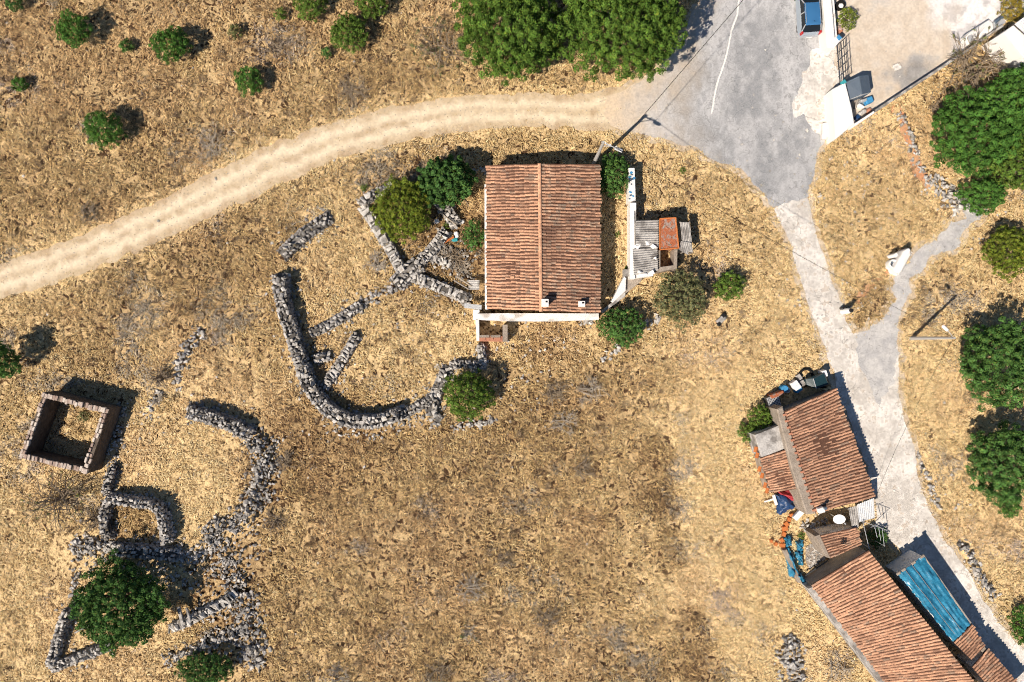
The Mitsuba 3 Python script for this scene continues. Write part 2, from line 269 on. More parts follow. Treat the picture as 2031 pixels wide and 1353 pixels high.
keep_off = [roads]                     # footprints where no grass grows: filled by the builders below, used by plant_grass() at the end
fine_x, fine_y = np.arange(-46, 46.01, .3), np.arange(-33, 33.01, .3)
def build_ground():
    gx, gy = np.meshgrid(fine_x, fine_y)
    zone = shapely.union_all(keep_off); shapely.prepare(zone)
    d = distance_transform_edt(~shapely.contains_xy(zone, gx, gy)) * .3
    p = np.stack([gx, gy, 0 * gx], -1)
    amp = np.clip((d - .6) / 2.5, 0, 1)
    z = amp * (.34 * (meshkit.fbm(p * .22, 3, 11) - .5) + .16 * (meshkit.fbm(p * 1.2, 3, 12) - .5))
    tone = dryness(gx, gy)
    worn = [[(1318, 795), (1338, 900), (1344, 1000), (1368, 1150), (1400, 1230), (1452, 1353), (1480, 1420), (1700, 1420), (1600, 1160), (1500, 1000), (1500, 870), (1540, 760), (1625, 730), (1600, 690), (1450, 745)], [(560, 990), (600, 1010), (580, 1060), (545, 1040)], [(1690, 690), (1800, 700), (1830, 860), (1880, 1000), (2031, 1100), (2031, 640), (1900, 560)]]
    pale = gaussian_filter(np.max([w_ * shapely.contains_xy(Polygon(W2(q)), gx, gy) for q, w_ in zip(worn, (1, .4, .45))], 0), .9)
    near = np.exp(-(distance_transform_edt(~shapely.contains_xy(roads, gx, gy)) * .3 / .75) ** 2)
    tone = np.clip(tone + (1.0 - tone) * np.maximum(pale * .95, near * .75), 0, 1.1)
    far = [60, 90, 150, 300, 700]
    X = np.r_[[-a for a in far[::-1]], fine_x, far]; Y = np.r_[[-a for a in far[::-1]], fine_y, far]
    Z = np.pad(z, 5, mode='edge'); Z[:5] = Z[-5:] = 0; Z[:, :5] = Z[:, -5:] = 0
    TT = np.pad(tone, 5, mode='edge'); XX, YY = np.meshgrid(X, Y)
    r, c = XX.shape; i, j = np.meshgrid(np.arange(r - 1), np.arange(c - 1), indexing='ij'); a = i * c + j
    q = np.stack([a, a + 1, a + c + 1, a + c], -1).reshape(-1, 4)
    struct('ground', tm(np.stack([XX, YY, Z], -1).reshape(-1, 3), np.vstack([q[:, :3], q[:, [0, 2, 3]]])), 'soil', smooth=True, uv=np.c_[TT.ravel(), 0 * TT.ravel()])
    return zone, z, tone, d
def sample(grid, x, y): return map_coordinates(grid, [(y - fine_y[0]) / .3, (x - fine_x[0]) / .3], order=1, mode='nearest')

PAL = np.array([[.11, .068, .040], [.28, .185, .092], [.51, .355, .165], [.65, .495, .255], [.75, .63, .37]])
def plant_grass(zone, z, tone, d):
    g = np.random.default_rng(21)
    n = 760000
    x, y = g.uniform(-44, 44, n), g.uniform(-31, 31, n)
    ok = ~shapely.contains_xy(zone, x, y)
    s_ = np.flatnonzero(~ok & (g.random(n) < .16)); ok[s_] = (shapely.distance(shapely.points(x[s_], y[s_]), LineString((ta + tb) / 2)) < .2) & (g.random(len(s_)) < .5) | shapely.contains_xy(shapely.union_all([lane_poly, track_poly, asphalt_poly, path_poly]).difference(shapely.union_all([q.buffer(-.45) for q in (lane_poly, track_poly, asphalt_poly, path_poly)])), x[s_], y[s_])
    p = np.stack([x, y, 0 * x], -1)
    clump = meshkit.fbm(p * 2.5, 2, 31)
    t = sample(tone, x, y)
    ok &= clump + g.normal(0, .07, n) > .45
    x, y, p = x[ok], y[ok], p[ok]; n = len(x)
    t = sample(tone, x, y); zz = sample(z, x, y); dist = sample(d, x, y)
    L = g.uniform(.14, .48, n) * (1.12 - .3 * np.clip(t, 0, 1)) * np.clip(dist * 1.2 + .35, .35, 1)
    ang = 4 * np.pi * meshkit.fbm(p * .35, 2, 33) + g.normal(0, .95, n)
    dx, dy = np.cos(ang), np.sin(ang)
    w = g.uniform(.013, .030, n) * (.65 + L)
    bend = g.normal(0, .22, n) * L
    lift = g.uniform(.08, .42, n) * L + .02
    def pt(s, side, h):
        px = x + dx * L * s - dy * (bend * 4 * s * (1 - s) + side); py = y + dy * L * s + dx * (bend * 4 * s * (1 - s) + side)
        return np.stack([px, py, zz + h], 1)
    v = np.stack([pt(0, -w, .0), pt(0, w, .0), pt(.36, -w, lift), pt(.36, w, lift), pt(.74, -w * .7, lift * 1.15), pt(.74, w * .7, lift * 1.15), pt(1, 0, lift * .75)], 1)
    f = np.array([[0, 1, 3], [0, 3, 2], [2, 3, 5], [2, 5, 4], [4, 5, 6]])
    f = (f[None] + 7 * np.arange(n)[:, None, None]).reshape(-1, 3)
    k = np.clip(t * 2.7 + .7 + g.normal(0, 1.0, n), 0, 3.999); k0 = k.astype(int); fr = (k - k0)[:, None]
    c = PAL[k0] * (1 - fr) + PAL[k0 + 1] * fr
    grey = (meshkit.fbm(p * .3 + 70, 3, 37) + g.normal(0, .06, n) > .735)[:, None]
    c = np.where(grey, c.mean(1, keepdims=True) * np.array([1.10, .95, .74]) * .85, c)
    rosy = np.clip((meshkit.fbm(p * .2 + 20, 2, 39) - .5) * 6, 0, 1)[:, None]
    c = c * (1 - rosy * [.0, .04, .0]) * g.uniform(.68, 1.25, (n, 1))
    # stiff brown tussocks standing in the poorer patches
    m = 5200; sx, sy = g.uniform(-44, 44, m), g.uniform(-31, 31, m); st = sample(tone, sx, sy); sp_ = np.stack([sx, sy, 0 * sx], -1)
    keep = (meshkit.fbm(sp_ * .45 + 5, 3, 51) + (.55 - st) * .45 + g.normal(0, .05, m) > .52) & ~shapely.contains_xy(zone, sx, sy) & (sample(d, sx, sy) > .3)
    sx, sy, st = sx[keep], sy[keep], st[keep]; m = len(sx); nb = 16
    R = np.repeat(g.uniform(.12, .34, m), nb); X, Y, Z0 = np.repeat(sx, nb), np.repeat(sy, nb), np.repeat(sample(z, sx, sy), nb); a_ = g.uniform(0, 2 * np.pi, m * nb); ln = R * g.uniform(.5, 1.3, m * nb); hh = R * g.uniform(.6, 1.7, m * nb)
    ca, sa = np.cos(a_), np.sin(a_); hw = g.uniform(.010, .022, m * nb); ox, oy = g.normal(0, .3, m * nb) * R, g.normal(0, .3, m * nb) * R
    tv = np.stack([np.stack([X + ox - sa * hw, Y + oy + ca * hw, Z0], 1), np.stack([X + ox + sa * hw, Y + oy - ca * hw, Z0], 1), np.stack([X + ox + ca * ln * .6 - sa * hw * .8, Y + oy + sa * ln * .6 + ca * hw * .8, Z0 + hh * .8], 1), np.stack([X + ox + ca * ln * .6 + sa * hw * .8, Y + oy + sa * ln * .6 - ca * hw * .8, Z0 + hh * .8], 1), np.stack([X + ox + ca * ln * 1.2, Y + oy + sa * ln * 1.2, Z0 + hh], 1)], 1)
    tf = (np.array([[0, 1, 3], [0, 3, 2], [2, 3, 4]])[None] + 5 * np.arange(m * nb)[:, None, None]).reshape(-1, 3)
    base = np.array([[.17, .115, .07], [.26, .19, .125], [.22, .15, .085], [.34, .26, .17]])[g.integers(0, 4, m)]
    tc = np.repeat(np.repeat(base, nb, 0) * g.uniform(.7, 1.3, (m * nb, 1)), 5, 0)
    tag(obj('dry_scrub', tm(tv.reshape(-1, 3), tf), 'straw', color=tc), 'stiff brown scrub tussocks standing in the dry grass', 'scrub', kind='stuff')
    tag(obj('dry_grass', tm(v.reshape(-1, 3), f), 'straw', color=np.repeat(c, 7, 0)), 'tangled dry straw-coloured grass covering the open ground', 'grass', kind='stuff')
# ------------------------------------------------------------------ tiles, roofs, corrugated sheets
def tile_mesh(seg=5):
    """A barrel cover tile along +x, 1 long, 1 wide, with a thickness at its lower end."""
    a = np.linspace(0, np.pi, seg + 1); V = []
    for x, r in ((0, .42), (1, .5)):
        V.append(np.c_[np.full(seg + 1, x), r * np.cos(a), r * .92 * np.sin(a)])
    V.append(np.c_[np.full(seg + 1, 1.0), .40 * np.cos(a), .40 * .9 * np.sin(a)])
    v = np.vstack(V); f = []
    for s in (0, 1):
        for k in range(seg):
            p = s * (seg + 1) + k
            f += [[p, p + seg + 1, p + seg + 2], [p, p + seg + 2, p + 1]]
    return tm(v, f)
TILE = tile_mesh()
TONES = 8
for k in range(TONES):
    for old in (0, 1):
        scene[f'tile_kind_{k}_{old}'] = {'type': 'shapegroup', 'tile': mikit.ply(TILE, 'clay_tile', smooth=True, uv=np.tile([k / (TONES - 1), float(old)], (len(TILE.vertices), 1)))}
def lerp(a, b, t): return a * (1 - t) + b * t
def tile_roof(holder, A, B, C, D, rows, n_tiles, parts, seed, tone=(.2, .8), old=.5, wear=None, width=.74):
    """A-B the high edge, D-C the low edge; rows of cover tiles run from A-B down to D-C. The first `parts` tiles are parts of the holder, the rest one part."""
    g = np.random.default_rng(seed); V, F, U, at = [], [], [], 0; order = []
    for r in range(rows):
        t = (r + .5) / rows + g.normal(0, .04) / rows
        hi, lo = lerp(A, B, t), lerp(D, C, t)
        lo = lo + (lo - hi) / np.linalg.norm(lo - hi) * g.normal(0, .045)
        across = (lerp(B, C, .5) - lerp(A, D, .5)) / rows; d = lo - hi; ln = np.linalg.norm(d); e = d / ln
        nrm = np.cross(e, across); nrm /= np.linalg.norm(nrm)
        if nrm[2] < 0: nrm = -nrm
        side = np.cross(nrm, e)
        w = np.linalg.norm(across) * width
        rowtone = g.normal(0, .12)
        for k in range(n_tiles):
            p = hi + d * (k / n_tiles) + nrm * (.016 + g.normal(0, .006)) + side * (g.normal(0, .014) + .03 * math.sin(k * .9 + r * .35 + seed)) - nrm * .05 * math.sin(math.pi * (k + .5) / n_tiles) * (.5 + .5 * math.sin(r * .21 + seed))
            ln1 = ln / n_tiles * 1.14
            a = g.normal(0, .025); e2 = e * math.cos(a) + side * math.sin(a); s2 = side * math.cos(a) - e * math.sin(a)
            up = g.uniform(.004, .03)
            e3 = e2 - nrm * .0; M = np.eye(4)
            M[:3, 0] = (e3 + nrm * (up - .012)) * ln1; M[:3, 1] = s2 * w * g.uniform(.94, 1.05); M[:3, 2] = nrm * w * .62; M[:3, 3] = p
            tn = np.clip(g.uniform(*tone) + rowtone + (wear(t, k / n_tiles) if wear else 0), 0, 1)
            order.append((M, np.clip(tn + (g.random() < .06) * g.uniform(-.4, .4), 0, 1), g.random() < old))
    if parts:
        idx = set(np.linspace(0, len(order) - 1, min(parts, len(order))).astype(int).tolist()) if parts < len(order) else set(range(len(order)))
    else: idx = set()
    for q, (M, tn, o) in enumerate(order):
        if q in idx: inst('tile', f'tile_kind_{int(round(tn * (TONES - 1)))}_{int(o)}', M, holder)
        else:
            V.append(TILE.vertices @ M[:3, :3].T + M[:3, 3]); F.append(TILE.faces + at); U.append(np.tile([tn, float(o)], (len(TILE.vertices), 1))); at += len(TILE.vertices)
    if V: obj('tile_rows', tm(np.vstack(V), np.vstack(F)), 'clay_tile', holder, smooth=True, uv=np.vstack(U), kind='stuff')
def slab(A, B, C, D, th, up=0.0, grow=0.0):
    q = np.array([A, B, C, D], float); c = q.mean(0)
    n = np.cross(q[1] - q[0], q[3] - q[0]); n /= np.linalg.norm(n); n = n if n[2] > 0 else -n
    if grow: q = q + grow * (q - c) / np.linalg.norm(q - c, axis=1, keepdims=True)
    q = q + n * up
    return hexa(q - n * th, q)
def walls_under(A, B, C, D, inset, drop=.10):
    q = np.array([A, B, C, D], float); c = q[:, :2].mean(0); t = q.copy()
    for k in range(4):
        d = q[k, :2] - c; t[k, :2] = c + d * (1 - inset / np.linalg.norm(d))
    t[:, 2] -= drop; b = t.copy(); b[:, 2] = -.05
    keep_off.append(Polygon(q[:, :2]))
    return hexa(b, t)
def corrugated(A, B, C, D, waves, amp, along='AD', n=14, th=.008, seed=0, sag=.02):
    """A sheet A-B-C-D whose ridges run from edge A-B to edge D-C."""
    g = np.random.default_rng(seed); nu = waves * 6 + 1; A, B, C, D = map(np.asarray, (A, B, C, D))
    u = np.linspace(0, 1, nu); w = np.linspace(0, 1, n); uu, ww = np.meshgrid(u, w)
    P = (A * (1 - uu)[..., None] + B * uu[..., None]) * (1 - ww)[..., None] + (D * (1 - uu)[..., None] + C * uu[..., None]) * ww[..., None]
    nrm = np.cross(B - A, D - A); nrm /= np.linalg.norm(nrm); nrm = nrm if nrm[2] > 0 else -nrm
    h = amp * np.sin(uu * waves * 2 * np.pi) + sag * (meshkit.fbm(P * 1.5, 2, seed) - .5)
    top = P + nrm * h[..., None]; bot = top - nrm * th
    v = np.vstack([top.reshape(-1, 3), bot.reshape(-1, 3)]); N = nu * n
    i, j = np.meshgrid(np.arange(n - 1), np.arange(nu - 1), indexing='ij'); a = (i * nu + j).ravel()
    q = np.stack([a, a + 1, a + nu + 1, a + nu], 1); f = np.vstack([q[:, :3], q[:, [0, 2, 3]]])
    m = tm(v, np.vstack([f, f[:, ::-1] + N]))
    return m

# ------------------------------------------------------------------ the main house
hs = thing('whitewashed_house', 'long whitewashed cottage with a double-pitched barrel-tile roof and two white chimneys', 'house')
ZE, ZR = 2.3, 2.95
rN, rS = W(1070, 325, ZR), W(1073, 617, ZR)
lN, lS = W(965, 328, ZE), W(966, 613, ZE)
eN, eS = W(1190, 326, ZE), W(1190, 621, ZE)
b = lambda p, dx: np.array([p[0] + dx, p[1], 0.0])
foot = Polygon([lN[:2], eN[:2], eS[:2], lS[:2]]).buffer(.3); keep_off.append(foot)
yN, yS = lN[1] - .12, lS[1] + .1
def gable(x0, x1, y0, y1, zl, zr, xr, z1):
    return hull([[x0, y0, -.05], [x1, y0, -.05], [x0, y1, -.05], [x1, y1, -.05], [x0, y0, zl], [x0, y1, zl], [x1, y0, zr], [x1, y1, zr], [xr, y0, z1], [xr, y1, z1]])
obj('wall', gable(lS[0] + .1, eS[0] - .22, yS, yN, ZE - .16, ZE - .19, rS[0], ZR - .14), 'plaster', hs)
rf = obj('roof', slab(rN, rS, lS, lN, .07), 'tile_channel', hs)
obj('roof', slab(rN, rS, eS, eN, .07), 'tile_channel', hs)
tile_roof(rf, rN, rS, lS, lN, 45, 11, 300, 1, (.40, .80), .5, lambda t, s: .26 * (t > .82) + .15 * (t > .5) - .05)
tile_roof(f'{hs}__roof_001', rN, rS, eS, eN, 45, 12, 300, 2, (.22, .56), .85, lambda t, s: .35 * (t > .93) + .12 * math.sin(t * 9 + s * 4))
for k in range(30):
    p = lerp(rN, rS, k / 30); M = np.eye(4); dd = (rS - rN) / 30 * 1.12
    M[:3, 0] = dd; M[:3, 1] = [.30, 0, 0]; M[:3, 2] = [0, 0, .2]; M[:3, 3] = p + [0, 0, .045 + .01 * (k % 2)]
    inst('ridge_tile', f'tile_kind_{5 + k % 3}_0', M, rf)
# whitewashed ledge along the south gable, coping along the west eave
obj('gable_ledge', ppr([(945, 622), (1000, 621), (1188, 621.5), (1188, 634), (1070, 637), (1000, 636), (948, 634)], 0, 2.02), 'plaster', hs)
obj('eave_coping', hexa([[lN[0] - .16, W(0, 366, 2.2)[1], 0], [lN[0] + .09, W(0, 366, 2.2)[1], 0], [lS[0] + .09, lS[1] - .0, 0], [lS[0] - .16, lS[1], 0]], [[lN[0] - .16, W(0, 366, 2.2)[1], 2.24], [lN[0] + .02, W(0, 366, 2.2)[1], 2.24], [lS[0] + .02, lS[1], 2.24], [lS[0] - .16, lS[1], 2.24]]), 'whitewash', hs)
for px, py, w_, h_, up in ((1081, 601, .46, .5, .95), (1153.5, 603, .44, .36, .55)):
    zb = 2.9 - abs(px - 1071) / 120 * .65; c = W(px, py, zb + up * .8)
    ck = obj('chimney', box(c[0], c[1], zb - .2, w_, h_, up + .2, 0, .03), 'whitewash', hs)
    obj('cap', box(c[0], c[1], zb + up - .05, w_ + .08, h_ + .08, .07, 0, .02), 'whitewash', ck)
    obj('flue_slot', box(c[0] + .1, c[1] + .08, zb + up + .0, .16, .12, .06, 0, .01), 'black_plastic', ck)
for px, py in ((1035, 570), (1012, 549), (1015, 598), (1047, 590), (1033, 446)):
    c = W(px, py, 2.7); M = np.eye(4); M[:3, :3] = np.diag([.3, .22, .14]); M[:3, 3] = c + [0, 0, -.02]
    inst('loose_tile', 'tile_kind_7_1', M, rf)

# ------------------------------------------------------------------ the outbuildings east of the house
w0 = thing('yard_wall', 'tall white plastered wall running north to south beside the corrugated sheds', 'wall')
obj('wall', ppr([(1250, 402), (1258, 402), (1260, 553), (1250, 553)], 0, 1.55), 'whitewash', w0)
keep_off.append(Polygon(W2([(1245, 330), (1262, 330), (1262, 556), (1245, 556)])))
obj('wall', ppr([(1251, 540), (1258, 540), (1296, 540), (1296, 547), (1258, 552), (1251, 552)], 0, 1.35), 'plaster', w0)
obj('pier', ppr([(1252, 402), (1262, 402), (1262, 417), (1252, 417)], 0, 1.75), 'whitewash', w0)
obj('coping', ppr([(1257, 418), (1262, 418), (1262, 448), (1257, 448)], 0, 1.4), 'fibre_cement', w0)
w1 = thing('peeling_wall', 'low wall stub with flaking white and blue paint north of the corrugated sheds', 'wall')
obj('wall', ppr([(1247, 333), (1259, 333), (1261, 398), (1247, 400)], 0, 1.35), 'plaster', w1)
g = np.random.default_rng(3)
for k in range(14):
    a, c = g.uniform(1249, 1258), g.uniform(337, 396)
    p = W(a, c, 1.38); obj('paint_flake', box(p[0], p[1], 1.343, g.uniform(.1, .28), g.uniform(.06, .2), .02, g.uniform(0, 3), .005), ['blue_paint', 'grey_blue', 'white_paint'][k % 3], w1)
sh = thing('corrugated_shed', 'low white shed with two ribbed grey fibre-cement roofs beside the yard wall', 'shed')
A, B, C, D = W(1261, 438, 1.95), W(1261, 491, 1.9), W(1306, 491, 1.75), W(1306, 436, 1.8)
obj('wall', walls_under(A, B, C, D, .12), 'plaster', sh)
obj('roof_sheet', corrugated(A, B, C, D, 12, .045, seed=4), 'fibre_cement', sh, smooth=40)
A, B, C, D = W(1255, 494, 1.85), W(1257, 546, 1.8), W(1305, 537, 1.62), W(1304, 491, 1.68)
obj('wall', walls_under(A, B, C, D, .12), 'plaster', sh)
obj('roof_sheet', corrugated(A, B, C, D, 11, .05, seed=5, sag=.12), 'fibre_cement', sh, smooth=40)
for px, py, r in ((1285, 482, .2), (1263, 489, .2), (1297, 491, .26), (1300, 512, .15), (1268, 540, .2), (1280, 543, .18), (1295, 541, .16)):
    c = W(px, py, 1.85); m = hull(g.normal(0, 1, (14, 3)) * [r, r * .8, r * .5]); m.apply_scale(.6); m.apply_translation(c)
    obj('ballast_stone', m, 'whitewash', sh)
rb = thing('red_roofed_hutch', 'small hutch with a rust-red sheet roof between two ribbed grey roofs', 'hutch')
A, B, C, D = W(1309, 434, 1.9), W(1309, 495, 1.85), W(1346, 492, 1.9), W(1340, 432, 1.95)
obj('wall', walls_under(A, B, C, D, .1), 'brick', rb)
obj('roof_sheet', slab(A, B, C, D, .05), 'rusty_red', rb)
for P, Q in ((A, B), (B, C), (C, D), (D, A)):
    obj('rim', tube([P + [0, 0, .02], Q + [0, 0, .02]], .06, 6), 'orange_clay', rb)
for k in range(9):
    t, u = g.uniform(.12, .88), g.uniform(.1, .9); p = lerp(lerp(A, D, t), lerp(B, C, t), u)
    obj('roof_tile_shard', box(p[0], p[1], p[2] + .005, g.uniform(.15, .4), g.uniform(.08, .2), .05, g.uniform(0, 3), .01), ['brick', 'mortar', 'rusty_red'][k % 3], rb)
cs = thing('corrugated_sheet', 'ribbed grey sheet propped on posts east of the red hutch roof', 'corrugated sheet')
A, B, C, D = W(1349, 441, 1.75), W(1368, 441, 1.6), W(1374, 500, 1.5), W(1355, 500, 1.65)
obj('sheet', corrugated(A, B, C, D, 6, .035, seed=7), 'fibre_cement', cs, smooth=40)
A2, B2 = W(1346, 492, 1.72), W(1358, 508, 1.7)
obj('sheet', corrugated(W(1351, 478, 1.74), W(1371, 482, 1.7), W(1364, 506, 1.68), W(1346, 495, 1.72), 5, .03, seed=8), 'fibre_cement', cs, smooth=40)
for p in (A, B, C, D): obj('post', tube([[p[0], p[1], 0], p], .05, 6), 'wood_grey', cs)
keep_off.append(Polygon([p[:2] for p in (A, B, C, D)]))
pn = thing('animal_pen', 'roofless masonry pen south of the red hutch, open to the sky', 'pen')
for q in ([(1338, 494), (1344, 494), (1343, 536), (1336, 536)], [(1306, 530), (1337, 526), (1337, 534), (1306, 540)], [(1306, 496), (1310, 496), (1310, 529), (1306, 529)]): obj('wall', ppr(q, 0, 1.45), 'mortar', pn)
keep_off.append(Polygon(W2([(1306, 494), (1344, 494), (1344, 538), (1306, 538)])))
rw = thing('retaining_wall', 'slanting mortared wall with pale capping from the yard wall to the house corner', 'wall')
obj('wall', ppr([(1238, 534), (1250, 534), (1250, 548), (1238, 548)], 0, .9), 'fibre_cement', rw)
obj('wall', ppr([(1239, 548), (1276, 549), (1270, 560), (1240, 583)], 0, .55), 'mortar', rw)
obj('coping', ppr([(1238, 548), (1242, 552), (1241, 577), (1216, 600), (1213, 597), (1237, 574)], 0, .85), 'plaster', rw)
obj('wall', ppr([(1241, 578), (1240, 588), (1196, 621), (1192, 617), (1215, 600)], 0, .6), 'fibre_cement', rw)
keep_off.append(Polygon(W2([(1238, 534), (1276, 549), (1240, 588), (1196, 621), (1190, 615), (1236, 572)])))
# small annexe by the south-west corner
ax = thing('roofless_annexe', 'small roofless masonry annexe with brick ledges against the south gable', 'annexe')
for q, z, mt in (([(943, 634), (950, 634), (951, 676), (945, 676)], 1.25, 'plaster'), ([(997, 644), (1007, 644), (1007, 678), (997, 678)], 1.3, 'mortar'), ([(950, 666), (997, 667), (997, 678), (950, 677)], 1.2, 'brick'), ([(938, 614), (951, 614), (951, 634), (938, 634)], 1.1, 'plaster')): obj('wall', ppr(q, 0, z), mt, ax)
for px in (961, 983): p = W(px, 667, 1.25); obj('ledge_brick', box(p[0], p[1], 1.2, .75, .2, .09, .03), 'mortar', ax)
for px in (957, 972, 987): p = W(px, 672, 1.25); obj('ledge_brick', box(p[0], p[1], 1.2, .5, .2, .07, .03), 'brick', ax)
keep_off.append(Polygon(W2([(943, 620), (1008, 634), (1008, 680), (943, 680)])))

# ------------------------------------------------------------------ the barns on the lane
bn = thing('lane_barn', 'barn beside the concrete lane, single tiled slope, junk at its north end', 'barn')
A, B, C, D = W(1556, 816, 2.75), W(1618, 1018, 2.75), W(1735, 986, 2.0), W(1657, 770, 2.0)
obj('wall', walls_under(A, B, C, D, .28, .14), 'mortar', bn)
rf = obj('roof', slab(A, B, C, D, .08), 'tile_channel', bn)
tile_roof(rf, A, B, C, D, 37, 10, 300, 11, (.45, .85), .25)
obj('wall_top', ppr([(1541, 812), (1553, 806), (1620, 1019), (1600, 1021), (1570, 930)], 0, 2.7, .08), 'mortar', bn)
for k in range(16):
    p = lerp(A, B, (k + .5) / 16); obj('verge_brick', box(p[0] - .05, p[1], 2.72, .30, .17, .1, .28), 'brick', bn)
sl = obj('flat_roof', ppr([(1497, 863), (1548, 843), (1566, 887), (1511, 907)], 0, 2.1), 'fibre_cement', bn, label='grey concrete flat roof of the lean-to')
A, B, C, D = W(1567, 889, 2.35), W(1592, 968, 2.35), W(1529, 978, 1.95), W(1509, 908, 1.95)
obj('wall', walls_under(A, B, C, D, .15), 'mortar', bn)
rf = obj('roof', slab(A, B, C, D, .07), 'tile_channel', bn)
tile_roof(rf, A, B, C, D, 15, 7, 105, 12, (.4, .85), .3)
keep_off.append(Polygon(W2([(1497, 863), (1548, 806), (1660, 770), (1740, 1000), (1605, 1022), (1529, 980)])))
for k, (px, py, a) in enumerate(((1500, 886, .5), (1503, 898, .3), (1508, 925, .25), (1513, 938, .3), (1519, 957, .3), (1523, 968, .2))):
    p = W(px, py, 1.9); m = TILE.copy(); m.apply_transform(np.diag([.42, .3, .24, 1])); m.apply_transform(trimesh.transformations.rotation_matrix(-1.9 + a * .3, [0, 0, 1], [0, 0, 0])); m.apply_translation(p)
    tag(obj('clay_gutter_tile', m, 'orange_clay', smooth=True), f'orange clay tile along the lean-to roof edge, {("first", "second", "third", "fourth", "fifth", "sixth")[k]} from the north', 'tile', 'orange tiles along the lean-to edge')
pc = thing('porch_roof', 'ribbed galvanised sheets roofing the gap south of the lane barn', 'porch roof')
obj('sheet', corrugated(W(1683, 1008, 1.9), W(1700, 1003, 1.9), W(1703, 1046, 1.75), W(1690, 1048, 1.75), 4, .03, seed=9), 'fibre_cement', pc, smooth=40)
obj('sheet', corrugated(W(1700, 1001, 1.95), W(1733, 988, 1.95), W(1735, 1027, 1.8), W(1704, 1036, 1.8), 9, .03, seed=10), 'galvanised', pc, smooth=40)
for px, py in ((1686, 1012), (1731, 992), (1732, 1024), (1692, 1044)): p = W(px, py, 1.8); obj('post', tube([[p[0], p[1], 0], [p[0], p[1], 1.78]], .05), 'wood_grey', pc)
sm = thing('little_tiled_shed', 'little shed with an almost square tiled roof between the two barns', 'shed')
A, B, C, D = W(1627, 1062, 2.2), W(1648, 1108, 2.2), W(1709, 1081, 1.95), W(1699, 1046, 1.95)
obj('wall', walls_under(A, B, C, D, .15), 'plaster', sm)
rf = obj('roof', slab(A, B, C, D, .07), 'tile_channel', sm)
tile_roof(rf, A, B, C, D, 9, 7, 63, 13, (.45, .8), .3)
obj('wall_top', ppr([(1617, 1064), (1627, 1060), (1648, 1108), (1640, 1106)], 0, 2.12), 'mortar', sm)
for k, (dx, dy, sx, sy) in enumerate(((0, 0, .42, .06), (.02, .16, .06, .32), (.2, .12, .06, .3), (.12, .22, .26, .05), (-.1, .2, .05, .18))):
    p = W(1672, 1078, 2.2); obj('vent_bar', box(p[0] + dx, p[1] + dy, 2.2, sx, sy, .05, .15, .01), 'black_plastic', sm)
bb = thing('long_barn', 'largest tiled barn at the bottom right corner with long parallel tile rows', 'barn')
A, B, C, D = W(1609, 1161, 2.0), W(1797, 1405, 2.0), W(1975, 1405, 2.7), W(1723, 1092, 2.7)
obj('wall', walls_under(A, B, C, D, .2, .14), 'mortar', bb)
rf = obj('roof', slab(A, B, C, D, .08), 'tile_channel', bb)
tile_roof(rf, D, C, B, A, 54, 11, 300, 14, (.55, 1.0), .25)
obj('wall_ledge', hexa([*[np.r_[W2([p], 1.6)[0], 0] for p in ((1603, 1168), (1613, 1164), (1800, 1406), (1788, 1410))]], [*[W(*p, 1.7) for p in ((1603, 1168), (1613, 1164), (1800, 1406), (1788, 1410))]]), 'fibre_cement', bb)
bs = thing('tarpaulin_shed', 'narrow shed roofed with a wrinkled bright blue tarpaulin beside the long barn', 'shed')
A, B, C, D = W(1781, 1138, 2.0), W(1891, 1274, 1.95), W(1926, 1236, 1.95), W(1832, 1102, 2.0)
obj('wall', walls_under(A, B, C, D, .12), 'plaster', bs)
nu, nv = 60, 26; uu, vv = np.meshgrid(np.linspace(0, 1, nu), np.linspace(0, 1, nv))
P = (A * (1 - uu)[..., None] + B * uu[..., None]) * (1 - vv)[..., None] + (D * (1 - uu)[..., None] + C * uu[..., None]) * vv[..., None]
rip = meshkit.fbm(np.stack([uu * 5, vv * 9, 0 * uu], -1), 3, 4)
P[..., 2] += .03 + .30 * (rip - .5) + .035 * np.sin(vv * 34 + 9 * rip) + .12 * (meshkit.fbm(np.stack([uu * 14, vv * 12, 0 * uu], -1), 2, 9) - .5) ; P[0, :, 2] -= .12; P[-1, :, 2] -= .12
P[0, :, :2] += .10 * (meshkit.noise(np.c_[np.arange(nu) * .6, np.zeros(nu), np.zeros(nu)]) - .5)[:, None]
a0 = (np.arange(nv - 1)[:, None] * nu + np.arange(nu - 1)[None]).ravel(); q = np.stack([a0, a0 + 1, a0 + nu + 1, a0 + nu], 1)
tp = obj('tarpaulin', tm(P.reshape(-1, 3), np.vstack([q[:, :3], q[:, [0, 2, 3]]])), 'blue_tarp', bs, smooth=True)
for t in (.25, .55):
    obj('rope', tube([P[int(t * 25), k] + [0, 0, .03] for k in range(0, nu, 4)], .015, 5), 'wood_grey', tp)
for t in (.02, .22, .6, .95):
    p = lerp(A, D, t); obj('weight_stone', box(p[0] - .05, p[1] + .03, 2.05, .35, .2, .1, .6, .03), 'mortar', bs)
obj('edge_batten', tube([D + [0, 0, -.06], C + [0, 0, -.06]], .07, 6), 'wood_grey', bs)
